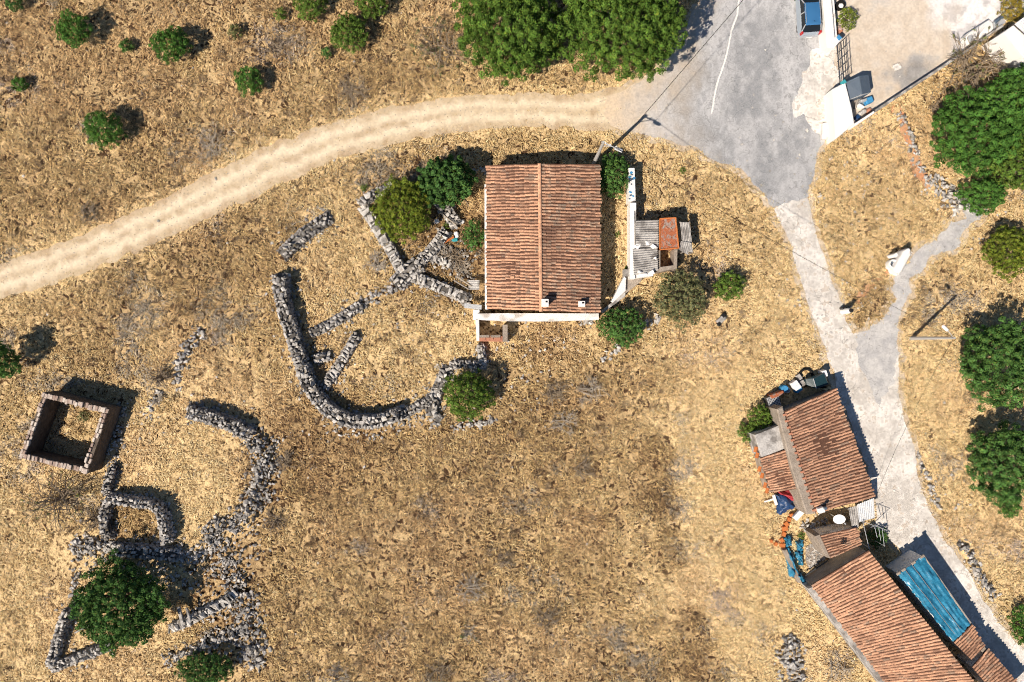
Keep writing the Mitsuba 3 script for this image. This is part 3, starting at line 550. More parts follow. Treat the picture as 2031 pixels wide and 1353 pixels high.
for nm, q, rows, nt, sd, lb in (('tiled_lean_to', [(1892, 1275, 2.0), (1927, 1309, 2.0), (1953, 1283, 1.85), (1928, 1238, 1.85)], 9, 5, 15, 'small tiled roof directly below the blue tarpaulin'), ('tiled_lean_to', [(1928, 1323, 2.0), (1995, 1405, 2.0), (2040, 1380, 1.85), (1960, 1287, 1.85)], 19, 6, 16, 'tiled roof strip at the bottom edge, right of the long barn')):
    h_ = thing(nm, lb, 'lean-to'); A, B, C, D = [W(*p) for p in q]
    obj('wall', walls_under(A, B, C, D, .12), 'plaster', h_); rf = obj('roof', slab(A, B, C, D, .07), 'tile_channel', h_)
    tile_roof(rf, A, B, C, D, rows, nt, rows * nt, sd, (.3, .7), .5)
yw = thing('lane_wall', 'grey wall joining the blue-roofed shed and the tiled lean-tos along the lane', 'wall')
for q in ([(1826, 1108), (1831, 1104), (1930, 1240), (1924, 1244)], [(1918, 1244), (1926, 1238), (1958, 1290), (1950, 1296)], [(1950, 1290), (1958, 1286), (2036, 1378), (2028, 1384)]): obj('wall', ppr(q, 0, 1.72), 'mortar', yw)
keep_off.append(Polygon(W2([(1605, 1165), (1722, 1090), (1780, 1140), (1832, 1100), (2060, 1400), (1790, 1410)])))
# ------------------------------------------------------------------ dry stone walls and rubble
g = np.random.default_rng(5)
NS = 8; STONES = []
for k in range(NS):
    p = g.uniform(-1, 1, (16, 3)); p = np.sign(p) * np.abs(p) ** .45 * .5
    STONES.append(hull(p))
    for t in range(4):
        scene[f'stone_kind_{k}_{t}'] = {'type': 'shapegroup', 'stone': mikit.ply(STONES[k], 'stone', uv=np.tile([t / 3, 0.], (len(STONES[k].vertices), 1)))}
class Heap:
    """Collects stones; the largest become parts of the holder, the others one part."""
    def __init__(s): s.items = []
    def add(s, p, size, yaw, tilt, tone, g):
        c, n_ = math.cos(yaw), math.sin(yaw); R = np.array([[c, -n_, 0], [n_, c, 0], [0, 0, 1.]])
        a, b = g.normal(0, tilt, 2)
        R = R @ np.array([[1, 0, a], [0, 1, b], [-a, -b, 1]])
        M = np.eye(4); M[:3, :3] = R @ np.diag(size); M[:3, 3] = p
        s.items.append((size[0] * size[1] + p[2] * .02, M, int(np.clip(tone, 0, 3.99)), int(g.integers(NS))))
    def build(s, holder, most):
        s.items.sort(key=lambda x: -x[0]); V, F, U, at = [], [], [], 0
        for k, (_, M, t, q) in enumerate(s.items):
            if k < most: inst('stone', f'stone_kind_{q}_{t}', M, holder)
            else:
                m = STONES[q]; V.append(m.vertices @ M[:3, :3].T + M[:3, 3]); F.append(m.faces + at); U.append(np.tile([t / 3, 0.], (len(m.vertices), 1))); at += len(m.vertices)
        if V: obj('small_stones', tm(np.vstack(V), np.vstack(F)), 'stone', holder, uv=np.vstack(U), kind='stuff')
def path_of(px, h, step=.12):
    p = W2(px, h); p = resample(p, step)
    k = 4
    if len(p) > 2 * k + 2:
        pad = np.vstack([np.repeat(p[:1], k, 0), p, np.repeat(p[-1:], k, 0)])
        p = np.stack([np.convolve(pad[:, i], np.ones(2 * k + 1) / (2 * k + 1), 'valid') for i in (0, 1)], 1); p[0], p[-1] = W2(px, h)[0], W2(px, h)[-1]
        p = resample(p, step)
    t = np.gradient(p, axis=0); t /= np.linalg.norm(t, axis=1, keepdims=True)
    return p, t, np.c_[-t[:, 1], t[:, 0]]
def dry_wall(px, w, h, label, rows=2, ls=.36, seed=0, name='stone_wall', most=160, tone=2.0, taper=True, parent=None, rough=1.0):
    """A dry stone wall along a pixel path (read at the height of its top): a core, courses of stones on both faces, capping stones."""
    g = np.random.default_rng(seed + 100)
    key = parent or thing(name, label, 'stone wall')
    p, t, n = path_of(px, h); N = len(p); s = np.arange(N) * .12; total = s[-1]
    hh = h * (1 + .16 * rough * (meshkit.fbm(np.c_[s * .9, 0 * s + seed, 0 * s], 2) * 2 - 1))
    if taper: hh = hh * np.clip(np.minimum(s, total - s) / .9 + .45, 0, 1)
    wv = 1 + .22 * rough * (meshkit.fbm(np.c_[s * .7, 0 * s + seed + 3, 0 * s], 2) * 2 - 1)
    ring = []
    for off, fz in ((-.5, -.04), (-.40, .5), (-.26, .74), (.26, .74), (.40, .5), (.5, -.04)):
        jit = .06 * (meshkit.noise(np.c_[s * 3, 0 * s + off * 7, 0 * s], seed) - .5)
        ring.append(np.c_[p + n * ((off * w * (.8 if fz > .5 else .9))[..., None] if np.ndim(off) else (off * w * .84 * wv)[:, None]) + n * jit[:, None], hh * fz if fz > 0 else np.full(N, -.05)])
    v = np.stack(ring, 1).reshape(-1, 3); k = 6
    i, j = np.meshgrid(np.arange(N - 1), np.arange(k - 1), indexing='ij'); a = (i * k + j).ravel()
    q = np.stack([a, a + 1, a + k + 1, a + k], 1)
    ends = [[0, x + 1, x] for x in range(1, k - 1)] + [[(N - 1) * k, (N - 1) * k + x, (N - 1) * k + x + 1] for x in range(1, k - 1)]
    m = tm(v, np.vstack([q[:, :3], q[:, [0, 2, 3]], ends]))
    if m.volume < 0: m.invert()
    obj('core', m, 'stone', key, uv=np.tile([-.15, 0.], (len(v), 1)))
    hp = Heap(); at = lambda d: min(N - 1, int(d / .12))
    for r in range(rows):
        d = g.uniform(0, ls * .5)
        while d < total:
            ln = ls * g.choice([.45, .65, .85, 1.1, 1.45]) * g.uniform(.85, 1.15) * (.95 if rows > 1 else .85)
            k_ = at(d + ln / 2); off = ((r + .5) / rows - .5) * w * .96 * wv[k_] + g.normal(0, .045 * rough)
            if g.random() < .07 * rough: d += ln; continue
            yaw = math.atan2(t[k_, 1], t[k_, 0]) + g.normal(0, .26 * rough)
            zt = hh[k_] * .90 + g.normal(0, .055 * rough)
            hp.add(np.r_[p[k_] + n[k_] * off, zt], [ln * g.uniform(.72, .95), w / rows * g.choice([.45, .7, .85, 1.0, 1.15]) * g.uniform(.85, 1.05), g.uniform(.16, .28)], yaw, .13 * rough, tone + .55 + g.normal(0, 1.0), g)
            d += ln
    courses = max(1, int(h / .24))
    for side in (-1, 1):
        for c in range(courses):
            d = g.uniform(0, .3); zf = (c + .5) / courses
            while d < total:
                ln = g.uniform(.2, .42); k_ = at(d + ln / 2)
                hp.add(np.r_[p[k_] + n[k_] * side * w * (.52 - .12 * zf) , hh[k_] * zf * .88], [ln * .9, .24, h / courses * g.uniform(.65, .95)], math.atan2(t[k_, 1], t[k_, 0]) + g.normal(0, .2), .1, tone - .4 + g.normal(0, .8), g)
                d += ln
    for _ in range(int(total * 7 * rough)):
        k_ = g.integers(N); r_ = g.uniform(.07, .24)
        hp.add(np.r_[p[k_] + n[k_] * g.choice([-1, 1]) * w * (.5 + abs(g.normal(0, .5))), r_ * .3], [r_ * 1.3, r_, r_ * .8], g.uniform(0, 6), .2, tone + g.normal(0, .8), g)
    hp.build(key, most)
    keep_off.append(LineString(p).buffer(w * .5, cap_style=2))
    return key
def rubble(px, w, h, label, dens=9, seed=0, name='rubble_heap', catg='rubble', most=110, tone=2.2, big=.38):
    """A tumbled line or heap of stones."""
    g = np.random.default_rng(seed + 300); key = thing(name, label, catg)
    p, t, n = path_of(px, h * .4); N = len(p); total = N * .12; hp = Heap()
    for _ in range(int(total * w * dens * 2.9)):
        k = int(g.integers(N)); off = np.clip(g.normal(0, .48), -1.1, 1.1)
        fade = min(1, (min(k, N - 1 - k) * .12 + .3) / .9)
        z = h * fade * max(0, 1 - abs(off) ** 1.3) * g.uniform(.2, 1.0); r_ = g.uniform(.11, big) * g.uniform(.55, 1)
        hp.add(np.r_[p[k] + n[k] * off * w * .6 + g.normal(0, .06, 2), z + r_ * .15], [r_ * g.uniform(.9, 1.4), r_ * g.uniform(.6, 1), r_ * g.uniform(.45, .8)], g.uniform(0, 6.3), .28, tone + g.normal(0, .9), g)
    hp.build(key, most); keep_off.append(LineString(p).buffer(w * .36))
    return key
dry_wall([(553, 540), (551, 575), (561, 620), (574, 660), (586, 700), (600, 742), (618, 783), (645, 815), (690, 838), (745, 838), (800, 818)], .98, 1.35, 'long curving dry stone wall round the west and south of the walled plot', 3, .38, 1, most=260)
dry_wall([(800, 822), (835, 803), (866, 786)], .6, .7, 'short low wall joining the curved wall to the green tree', 2, .34, 2, most=50)
dry_wall([(555, 506), (600, 464), (654, 426)], .95, .6, 'detached stub of dark stones north of the long curved wall', 3, .32, 3, most=80, tone=1.5, rough=1.6)
dry_wall([(612, 662), (650, 645), (690, 620), (718, 602)], .66, .6, 'diagonal inner wall of upright slabs meeting the curved wall', 2, .30, 4, most=60)
rubble([(718, 602), (745, 588), (775, 572), (788, 560)], .9, .3, 'collapsed middle stretch of the diagonal inner wall', 9, 5, most=50, tone=2.4)
dry_wall([(782, 566), (806, 540), (828, 522)], 1.25, .75, 'broad knot of flat pale slabs where the garden walls cross', 4, .42, 6, most=70, tone=2.7, taper=False)
dry_wall([(828, 522), (850, 500), (868, 480), (884, 456)], .78, .8, 'wall of crosswise slabs between the old walled garden and the debris yard', 2, .26, 7, most=80, tone=2.4)
dry_wall([(798, 545), (784, 515), (770, 490), (752, 462), (735, 432), (716, 408)], .72, .85, 'wall of big squared slabs on the south-west side of the yellow-green tree', 1, .56, 8, most=60, tone=2.8, rough=.5)
dry_wall([(712, 406), (724, 391), (750, 379), (790, 364)], .66, .85, 'north-west wall of the walled garden, in front of the dirt track', 1, .50, 9, most=50, tone=2.8, rough=.6)
dry_wall([(848, 372), (872, 398), (888, 420), (905, 445)], .85, .8, 'north-east wall of the walled garden, below the dark pine', 2, .36, 10, most=60, tone=2.4)
dry_wall([(815, 547), (850, 560), (890, 577), (932, 594)], .72, .8, 'pale slab wall running from the wall crossing towards the cottage', 1, .46, 11, most=60, tone=2.8)
dry_wall([(850, 508), (875, 516), (900, 527)], .5, .45, 'short spur of pale stones inside the debris yard', 1, .34, 12, most=24, tone=2.6)
dry_wall([(708, 660), (692, 690), (668, 728), (642, 768)], .62, .55, 'slanting wall of long slabs inside the curved enclosure', 1, .42, 13, most=50, tone=2.5)
dry_wall([(617, 712), (634, 710), (650, 706)], .6, .8, 'small stone pile standing alone inside the curved enclosure', 2, .34, 14, most=24, tone=2.2)
dry_wall([(888, 727), (872, 765), (858, 795), (852, 820), (872, 838)], .85, .6, 'loose stone wall on the west side of the round green tree', 2, .34, 15, most=70, tone=2.3, rough=1.4)
dry_wall([(890, 726), (925, 722), (962, 726)], .5, .6, 'low wall along the top of the round green tree', 2, .32, 16, most=40, tone=2.3)
dry_wall([(952, 680), (955, 702), (958, 724)], .45, .8, 'narrow whitened wall running south from the annexe', 1, .34, 17, most=24, tone=2.9)
rubble([(895, 848), (930, 842), (985, 832)], .7, .15, 'scatter of flat grey stones on the plot edge below the round green tree', 9, 18, most=50, tone=2.6)
rubble([(396, 654), (372, 688), (354, 726)], 1.1, .45, 'pale grey heap of stones in the grass west of the plot', 10, 19, most=70, tone=2.2)
rubble([(352, 730), (352, 760), (355, 775)], .5, .15, 'trickle of grey stones below the pale heap', 8, 20, most=20)
rubble([(318, 775), (300, 800), (283, 828)], .7, .18, 'few pale stones beside the dead shrub', 8, 21, most=30, tone=2.8)
# ruins in the lower left corner
dry_wall([(360, 818), (392, 824), (430, 836), (462, 848), (485, 866)], .95, 1.3, 'tall broken wall casting a black shadow in the lower left field', 3, .30, 22, most=100, rough=1.5)
rubble([(488, 862), (520, 885), (524, 925), (512, 965), (498, 1000), (478, 1030)], 1.9, .75, 'long grey ridge of tumbled stones in the lower left field', 10, 23, most=200, tone=1.8)
rubble([(470, 1050), (430, 1040), (408, 1052), (430, 1085), (452, 1120)], 1.7, .5, 'grey stone spread bending south at the foot of the long ridge', 10, 24, most=150, tone=1.8)
rubble([(455, 1120), (470, 1160), (485, 1200), (495, 1250), (505, 1300)], 2.2, .55, 'scattered stone field east of the big dark tree', 8, 25, most=170, tone=1.9)
dry_wall([(218, 925), (210, 955), (204, 985)], .5, .9, 'short leaning wall south-east of the roofless hut', 2, .32, 26, most=30)
dry_wall([(204, 992), (240, 996), (285, 1002), (310, 1010), (318, 1040), (324, 1078)], .55, 1.35, 'right-angled wall of the small ruined room', 2, .34, 27, most=90, tone=2.6, taper=False)
dry_wall([(206, 995), (200, 1040), (208, 1072)], .6, .9, 'dark west wall of the small ruined room', 2, .34, 28, most=36, tone=1.4)
rubble([(138, 1078), (150, 1092), (190, 1082), (215, 1086)], 1.3, .6, 'stone heap at the west end of the ruined room', 10, 29, most=70, tone=2.2)
dry_wall([(212, 1092), (260, 1096), (310, 1098), (345, 1106)], .95, .75, 'thick wall of mixed stones along the top of the big dark tree', 3, .32, 30, most=90, tone=2.1, rough=1.3)
rubble([(345, 1095), (375, 1108), (410, 1098)], 1.3, .35, 'loose slabs between the ruined room and the stone spread', 9, 31, most=50, tone=2.3)
dry_wall([(330, 1252), (365, 1238), (400, 1220), (440, 1200), (460, 1182)], .62, .9, 'slab wall east of the big dark tree with two long beams on it', 1, .34, 32, most=60, tone=2.8)
rubble([(325, 1312), (370, 1296), (405, 1278), (450, 1262), (490, 1250)], 1.1, .55, 'ragged stone bank above the lowest dark bush', 10, 33, most=110, tone=2.4)
rubble([(480, 1290), (505, 1312), (520, 1320)], 1.8, .3, 'stone patch to the right of the lowest dark bush', 9, 34, most=60, tone=2.2)
dry_wall([(128, 1212), (116, 1250), (104, 1290), (90, 1330)], .6, 1.0, 'straight wall at the left of the big dark tree', 2, .36, 35, most=70, tone=2.6)
dry_wall([(92, 1332), (125, 1318), (165, 1302), (212, 1286)], .66, .7, 'low wall closing the triangle south-west of the big dark tree', 2, .30, 36, most=60, tone=2.4)
rubble([(150, 1132), (146, 1165), (148, 1200)], .5, .3, 'row of pale stones along the left side of the big dark tree', 9, 37, most=30, tone=2.9)
for a, b, w_ in (((352, 1205), (362, 1246), .26), ((368, 1207), (376, 1236), .18), ((135, 1264), (172, 1246), .12)):
    P, Q = W(*a, 1.0), W(*b, 1.0); tag(obj('stone_beam', box(*((P + Q) / 2)[:2], .75 if w_ > .15 else .1, np.linalg.norm(Q - P), w_, .16, math.atan2(*(Q - P)[[1, 0]]), .03), 'fibre_cement'), {.26: 'wide pale stone beam laid across the slab wall', .18: 'thin pale beam beside the wide one on the slab wall', .12: 'slim fallen beam left of the big dark tree'}[w_], 'beam')
rubble([(1562, 1262), (1570, 1300), (1576, 1345), (1578, 1390)], 2.0, .4, 'grey rubble bank left of the long barn', 11, 38, most=110, tone=2.0)
rubble([(1785, 222), (1800, 262), (1816, 300), (1826, 335), (1845, 368)], .55, .4, 'line of grey stones at the edge of the red earth', 10, 39, most=70, tone=2.5)
rubble([(1850, 360), (1872, 378), (1890, 400), (1905, 425)], 1.6, .35, 'pale stone pile where the grey footpath starts', 9, 40, most=90, tone=2.9)
rubble([(1905, 1075), (1922, 1105), (1940, 1135), (1955, 1165), (1972, 1190)], .8, .4, 'stony bank between the lane and the field at the right edge', 10, 41, most=80, tone=2.2)
rubble([(1812, 885), (1828, 925), (1846, 965), (1862, 1010)], .4, .15, 'row of small stones along the field side of the lane', 8, 42, most=40, tone=2.4)
rubble([(1198, 715), (1215, 700), (1228, 688)], .6, .2, 'short row of white stones south of the dark shrub', 8, 43, most=20, tone=3.4)
rubble([(1262, 655), (1285, 640), (1310, 632)], .7, .15, 'row of flat pale steps leading to the olive tree', 9, 44, most=24, tone=2.9)
rubble([(1150, 640), (1165, 642), (1176, 640)], .6, .2, 'flat stones at the south-east foot of the cottage', 8, 45, most=18, tone=2.7)
rubble([(938, 336), (950, 340), (962, 342)], .55, .5, 'grey stones against the north-west corner of the cottage', 11, 46, most=18, tone=2.8)
# the roofless hut
rubble([(140, 1105), (260, 1112), (380, 1125), (440, 1180), (470, 1250), (440, 1310)], 5.0, .18, 'stones strewn widely over the ground of the lower left ruins', 1.5, 73, most=120, tone=2.4, big=.34)
rubble([(520, 870), (535, 930), (520, 1000), (470, 1050), (500, 1120)], 3.2, .25, 'thin spill of stones around the long grey ridge', 2.2, 74, most=80, tone=2.2, big=.3)
rubble([(640, 850), (720, 862), (810, 842), (860, 815)], 1.2, .12, 'stones fallen along the foot of the long curved wall', 2.5, 75, most=40, tone=2.6, big=.3)
rubble([(238, 800), (245, 830), (232, 880), (215, 925)], 1.3, .2, 'fallen stones in the shade along the east side of the roofless hut', 4, 70, most=40)
rubble([(865, 470), (885, 490), (910, 500), (940, 520)], 1.6, .2, 'grey debris spread over the yard west of the cottage', 6, 71, most=50, tone=1.6, big=.3)
rubble([(895, 540), (925, 548), (945, 560)], .9, .15, 'rubble behind the pale slab wall, west of the cottage', 7, 72, most=30, tone=1.6, big=.3)
ht = thing('roofless_hut', 'square roofless hut with brick-capped walls in the lower left corner', 'hut')
HH = 2.0; O = [W(a, c, HH)[:2] for a, c in ((85, 778), (216, 811), (171, 940), (37, 908))]
cen = np.mean(O, 0); I = [o + (cen - o) / np.linalg.norm(cen - o) * .56 for o in O]
g = np.random.default_rng(8)
for k in range(4):
    a, c_, d, e = O[k], O[(k + 1) % 4], I[(k + 1) % 4], I[k]
    z = HH - .10
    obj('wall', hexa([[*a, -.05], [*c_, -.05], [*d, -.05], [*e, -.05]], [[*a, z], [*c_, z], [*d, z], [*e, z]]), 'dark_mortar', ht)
    L_ = np.linalg.norm(c_ - a); u = (c_ - a) / L_; nn = (e - a) - u * ((e - a) @ u); nn /= np.linalg.norm(nn); yaw = math.atan2(u[1], u[0])
    across = k in (0, 2); m_ = int(L_ / (.20 if across else .38))
    for r in range(1 if across else 2):
        for q in range(m_):
            if g.random() < .13: continue
            pos = a + u * (q + .5) * L_ / m_ + nn * ((.21 if across else .10 + .21 * r) + g.normal(0, .03))
            sz = [.19, g.uniform(.30, .44), g.uniform(.08, .22)] if across else [g.uniform(.24, .44), .17, g.uniform(.08, .22)]
            M = np.eye(4); y2 = yaw + g.normal(0, .07); M[:3, :3] = np.array([[math.cos(y2), -math.sin(y2), 0], [math.sin(y2), math.cos(y2), 0], [0, 0, 1]]) @ np.diag(sz); M[:3, 3] = [*pos, z + sz[2] * .45 + g.normal(0, .02)]
            inst('cap_brick', f'brick_kind_{g.integers(3)}', M, ht)
bm = box(0, 0, -.5, 1, 1, 1, 0, .09)
diffuse('cap_clay', mikit.proc(lambda p, n, uv: mix((.33, .25, .21), (.58, .52, .46), dr.clip(uv.x + noise(p.x * 9, p.y * 9) * .5 - .25, 0, 1))))
for t in range(3): scene[f'brick_kind_{t}'] = {'type': 'shapegroup', 'brick': mikit.ply(bm, 'cap_clay', uv=np.tile([t / 2, 0.], (len(bm.vertices), 1)))}
for k in range(4): keep_off.append(Polygon([O[k], O[(k + 1) % 4], I[(k + 1) % 4], I[k]]))
# ------------------------------------------------------------------ trees, shrubs, dead bushes
def leaves(cen, out, clump_r, per, size, base, g, flat=.34, spread=.15):
    """Leaf faces round the clump centres: (vertices, faces, colours)."""
    n = len(cen) * per; c = np.repeat(cen, per, 0); o = np.repeat(out, per, 0)
    d = g.normal(0, 1, (n, 3)); d /= np.linalg.norm(d, axis=1, keepdims=True)
    d = d + o * .35 + [0, 0, .25]; d /= np.linalg.norm(d, axis=1, keepdims=True)
    p = c + d * clump_r * g.uniform(.5, 1.0, (n, 1)) * [1, 1, .85]
    nn = d * 1.1 + g.normal(0, flat, (n, 3)); nn /= np.linalg.norm(nn, axis=1, keepdims=True)
    a = np.cross(nn, g.normal(0, 1, (n, 3))); a /= np.linalg.norm(a, axis=1, keepdims=True); b = np.cross(nn, a)
    s = size * g.uniform(.6, 1.3, (n, 1))
    v = np.stack([p - a * s, p - b * s * .45, p + a * s, p + b * s * .45 + nn * s * .15], 1).reshape(-1, 3)
    k = 4 * np.arange(n)[:, None]; f = np.vstack([k + [0, 1, 2], k + [0, 2, 3]])
    cl = np.repeat(g.normal(0, spread * 1.3, (len(cen), 1)), per, 0)
    col = np.array(base) * (1 + cl + g.normal(0, spread, (n, 1))) * (1 + g.normal(0, .05, (n, 3))) * np.where(g.random((n, 1)) < .10, [1.6, 1.25, 1.0], 1.0)
    return v, f, np.repeat(np.clip(col, .004, .6), 4, 0)
GREEN = dict(pine=(.095, .175, .032), round=(.075, .175, .036), dark=(.082, .175, .046), deep=(.070, .150, .043), yellow=(.15, .20, .030), olive=(.17, .185, .09), bright=(.108, .185, .036), dull=(.14, .155, .065), gold=(.26, .21, .035))
NAMES = {}
def plant(px, py, rpx, label, kind='round', h=None, ry=None, catg='shrub', name='shrub', dens=1.0, leaf=.13, clump=.32, group=None, low=.12, gaps=.06, seed=None, bumps=.33):
    """Crown given by its pixel centre and radius; a trunk with limbs inside it."""
    key = thing(name, label, catg, group); g = np.random.default_rng(hash_of(label) if seed is None else seed)
    rpx *= .94; ry = ry and ry * .94; r = rpx / S; ryy = (ry or rpx) / S; h = h or 1.35 * r
    zc = h * (.5 + low / 2); rz = h - zc
    k = 1 - zc / H; c = W(px, py, zc); r, ryy = r * k, ryy * k
    area = 2.2 * math.pi * max(r, .3) * max(ryy, .3); n = int(max(24, area / (clump * clump) * 5 * dens))
    d = g.normal(0, 1, (n, 3)); d /= np.linalg.norm(d, axis=1, keepdims=True)
    d[:, 2] = np.where(d[:, 2] < -.45, -d[:, 2], d[:, 2])
    lump = 1 + .20 * (meshkit.fbm(d * 1.0 + g.uniform(0, 50, 3), 1) * 2 - 1) + bumps * (meshkit.fbm(d * 2.4 + g.uniform(0, 50, 3), 2) * 2 - 1) + .07 * g.normal(0, 1, n)
    keep = meshkit.fbm(d * 3.1 + g.uniform(0, 50, 3), 2) > gaps + .16
    inner = np.arange(n) > n * .6; depth = np.where(inner, g.uniform(.55, .78, n), g.uniform(.92, 1.02, n))
    cen = c + d * (lump * depth)[:, None] * [r - clump * .75, ryy - clump * .75, rz - clump * .4]
    cen[:, 2] = np.maximum(cen[:, 2], .12); cen, d, inner = cen[keep], d[keep], inner[keep]
    pick = []
    for group_ in (np.flatnonzero(~inner), np.flatnonzero(inner)):
        got = np.zeros((0, 3))
        for q in group_:
            if len(got) == 0 or ((got - cen[q]) ** 2).sum(1).min() > (1.42 * clump * (1.0 if not inner[q] else 1.02)) ** 2: got = np.vstack([got, cen[q]]); pick.append(q)
    cen, d = cen[pick], d[pick]
    trunk = [tube([[c[0], c[1], -.05], [c[0] + .05 * r, c[1], zc * .5], [c[0], c[1] + .04 * r, zc]], [max(.05, r * .09), max(.04, r * .07), max(.03, r * .045)], 7)]
    for q in range(6):
        e = cen[g.integers(len(cen))]; s = np.array([c[0], c[1], zc * g.uniform(.35, .8)])
        trunk.append(tube([s, lerp(s, e, .5) + [0, 0, .08 * r], lerp(s, e, .9)], [max(.03, r * .04), max(.02, r * .025), .012], 5))
    obj('trunk', cat(trunk), 'bark', key)
    v, f, col = leaves(cen, d, clump * .98, int(np.clip(60 * (clump / .3) ** 1.2, 18, 74)), leaf * .68, GREEN[kind], g)
    obj('crown', tm(v, f), 'leaf', key, color=col)
    return key
def hash_of(s): return sum((i + 1) * ord(c) for i, c in enumerate(s)) % 100003
# scrub in the field above the track
G1 = 'shrubs in the field above the dirt track'
for a in ((148, 60, 35, 'round dark green shrub in the top left corner', 'round'), (341, 90, 37, 'rounded bright green shrub right of the top left one', 'round'), (208, 258, 38, 'round green shrub nearest the dirt track on the left', 'round'), (250, 92, 15, 'small sparse shrub between two larger top left shrubs', 'dark'),
          (466, 63, 16, 'small dull olive shrub near the top, third from the left', 'dull'), (38, 168, 17, 'little green shrub close to the left edge', 'round'), (494, 160, 30, 'dark green shrub standing alone left of the top middle', 'round'), (556, 28, 14, 'tiny green bush left of the two shrubs cut by the top edge', 'bright'),
          (617, 6, 33, 'yellow-green shrub cut by the top edge, left of two', 'bright'), (737, 6, 33, 'yellow-green shrub cut by the top edge, right of two', 'bright'), (690, 64, 37, 'yellow-green shrub below the two cut by the top edge', 'bright'), (647, 104, 13, 'tiny dark bush at the lower left of a yellow-green shrub', 'dark'), (28, 5, 20, 'dark bush touching the top edge at far left', 'deep')):
    plant(*a, group=G1, leaf=.11, clump=.21, dens=1.15, h=a[2] / S * 1.6)
plant(1012, 62, 104, 'large lumpy green pine left of the pair by the asphalt road', 'pine', h=6.6, ry=96, catg='tree', name='pine_tree', leaf=.15, clump=.36, bumps=.42, gaps=.10)
plant(1228, 44, 126, 'large lumpy green pine right of the pair, shading the asphalt road', 'pine', h=7.2, ry=98, catg='tree', name='pine_tree', leaf=.15, clump=.36, bumps=.42, gaps=.10)
plant(1680, 38, 22, 'rounded bush in the courtyard beside the white boundary wall', 'yellow', ry=25, leaf=.09, clump=.18)
plant(2008, 12, 26, 'golden green bush in the top right corner', 'gold', ry=34, leaf=.09, clump=.18)
plant(1935, 262, 88, 'largest dark green tree at the right edge below the courtyard wall', 'round', h=4.2, ry=84, catg='tree', name='broadleaf_tree', leaf=.15, clump=.33)
plant(2025, 205, 72, 'green tree cut by the right edge, highest of the cluster', 'round', h=4.4, ry=70, catg='tree', name='broadleaf_tree', leaf=.15, clump=.33)
plant(2030, 325, 60, 'yellowish green tree cut by the right edge, lowest of the cluster', 'bright', h=3.4, ry=52, catg='tree', name='broadleaf_tree', leaf=.14, clump=.28)
plant(1950, 388, 46, 'small dark green tree beside the pale stone pile', 'round', h=2.4, ry=38, catg='tree', name='broadleaf_tree', leaf=.13, clump=.26)
plant(1996, 499, 47, 'round yellow-green tree at the right edge', 'yellow', h=2.5, catg='tree', name='broadleaf_tree', leaf=.11, clump=.22)
plant(1978, 718, 74, 'big dark green tree right of the lamp post', 'dark', h=3.9, ry=84, catg='tree', name='broadleaf_tree', leaf=.15, clump=.33)
plant(1992, 918, 72, 'big dark green tree in the right field, lower of two', 'dark', h=3.9, ry=80, catg='tree', name='broadleaf_tree', leaf=.15, clump=.33)
plant(2003, 1006, 24, 'small green bush touching the lower big field tree', 'round', leaf=.11, clump=.22)
plant(2026, 1238, 24, 'green bush at the right edge beside the lane', 'round', ry=38, leaf=.11, clump=.22)
plant(797, 411, 60, 'rounded yellow-green tree inside the old walled garden', 'yellow', h=3.2, catg='tree', name='broadleaf_tree', leaf=.12, clump=.24)
plant(884, 361, 58, 'dark feathery pine between the walled garden and the cottage', 'deep', h=3.4, ry=46, catg='tree', name='pine_tree', leaf=.17, clump=.26)
plant(938, 466, 24, 'slight green shrub against the west wall of the cottage', 'dark', ry=32, leaf=.11, clump=.2, dens=.7, gaps=.28)
plant(1216, 350, 34, 'dense green shrub at the north-east corner of the cottage', 'dark', h=2.0, ry=42, leaf=.12, clump=.22)
plant(1350, 590, 52, 'grey-green olive tree south of the sheds', 'olive', h=2.9, ry=56, catg='tree', name='olive_tree', leaf=.11, clump=.22, gaps=.24, dens=.9)
plant(1447, 567, 31, 'bright green round shrub east of the olive tree', 'bright', leaf=.11, clump=.2)
plant(1231, 647, 44, 'dark shrub by the south-east corner of the cottage', 'dark', h=2.3, ry=40, leaf=.12, clump=.22, gaps=.22)
plant(930, 784, 48, 'round green tree in the southern corner of the walled plot', 'bright', h=3.0, ry=50, catg='tree', name='broadleaf_tree', leaf=.12, clump=.24)
plant(1512, 832, 28, 'bright green bush at the north-west corner of the lane barn', 'bright', ry=30, leaf=.11, clump=.2)
plant(1482, 858, 19, 'low green bush left of the concrete flat roof', 'bright', ry=22, leaf=.11, clump=.2)
plant(8, 716, 32, 'dark green tree cut by the left edge', 'dark', h=3.2, ry=40, catg='tree', name='broadleaf_tree', leaf=.13, clump=.24)
plant(244, 1194, 93, 'big dark green tree among the ruins at lower left', 'deep', h=3.8, ry=88, catg='tree', name='broadleaf_tree', leaf=.15, clump=.33, bumps=.28)
plant(408, 1330, 54, 'lowest dark bush, cut by the bottom edge', 'deep', h=2.0, ry=36, leaf=.12, clump=.22)
plant(1740, 1065, 22, 'scrubby weeds in the shade behind the little tiled shed', 'deep', h=.8, leaf=.1, clump=.18)
plant(165, 825, 13, 'green weeds growing inside the roofless hut', 'olive', h=.3, leaf=.08, clump=.14)
for a in ((1355, 338, 8, 'tiny green weed tuft north of the sheds'), (1590, 1062, 9, 'thin green weeds between the barns'), (885, 448, 9, 'green weeds at the garden wall end'), (1242, 533, 5, 'small green weed by the yard wall'), (722, 372, 9, 'weed tuft outside the walled garden'), (1225, 465, 6, 'weed tuft in the strip east of the cottage')):
    plant(*a, kind='bright', name='weed', catg='weed', h=.35, leaf=.07, clump=.12)
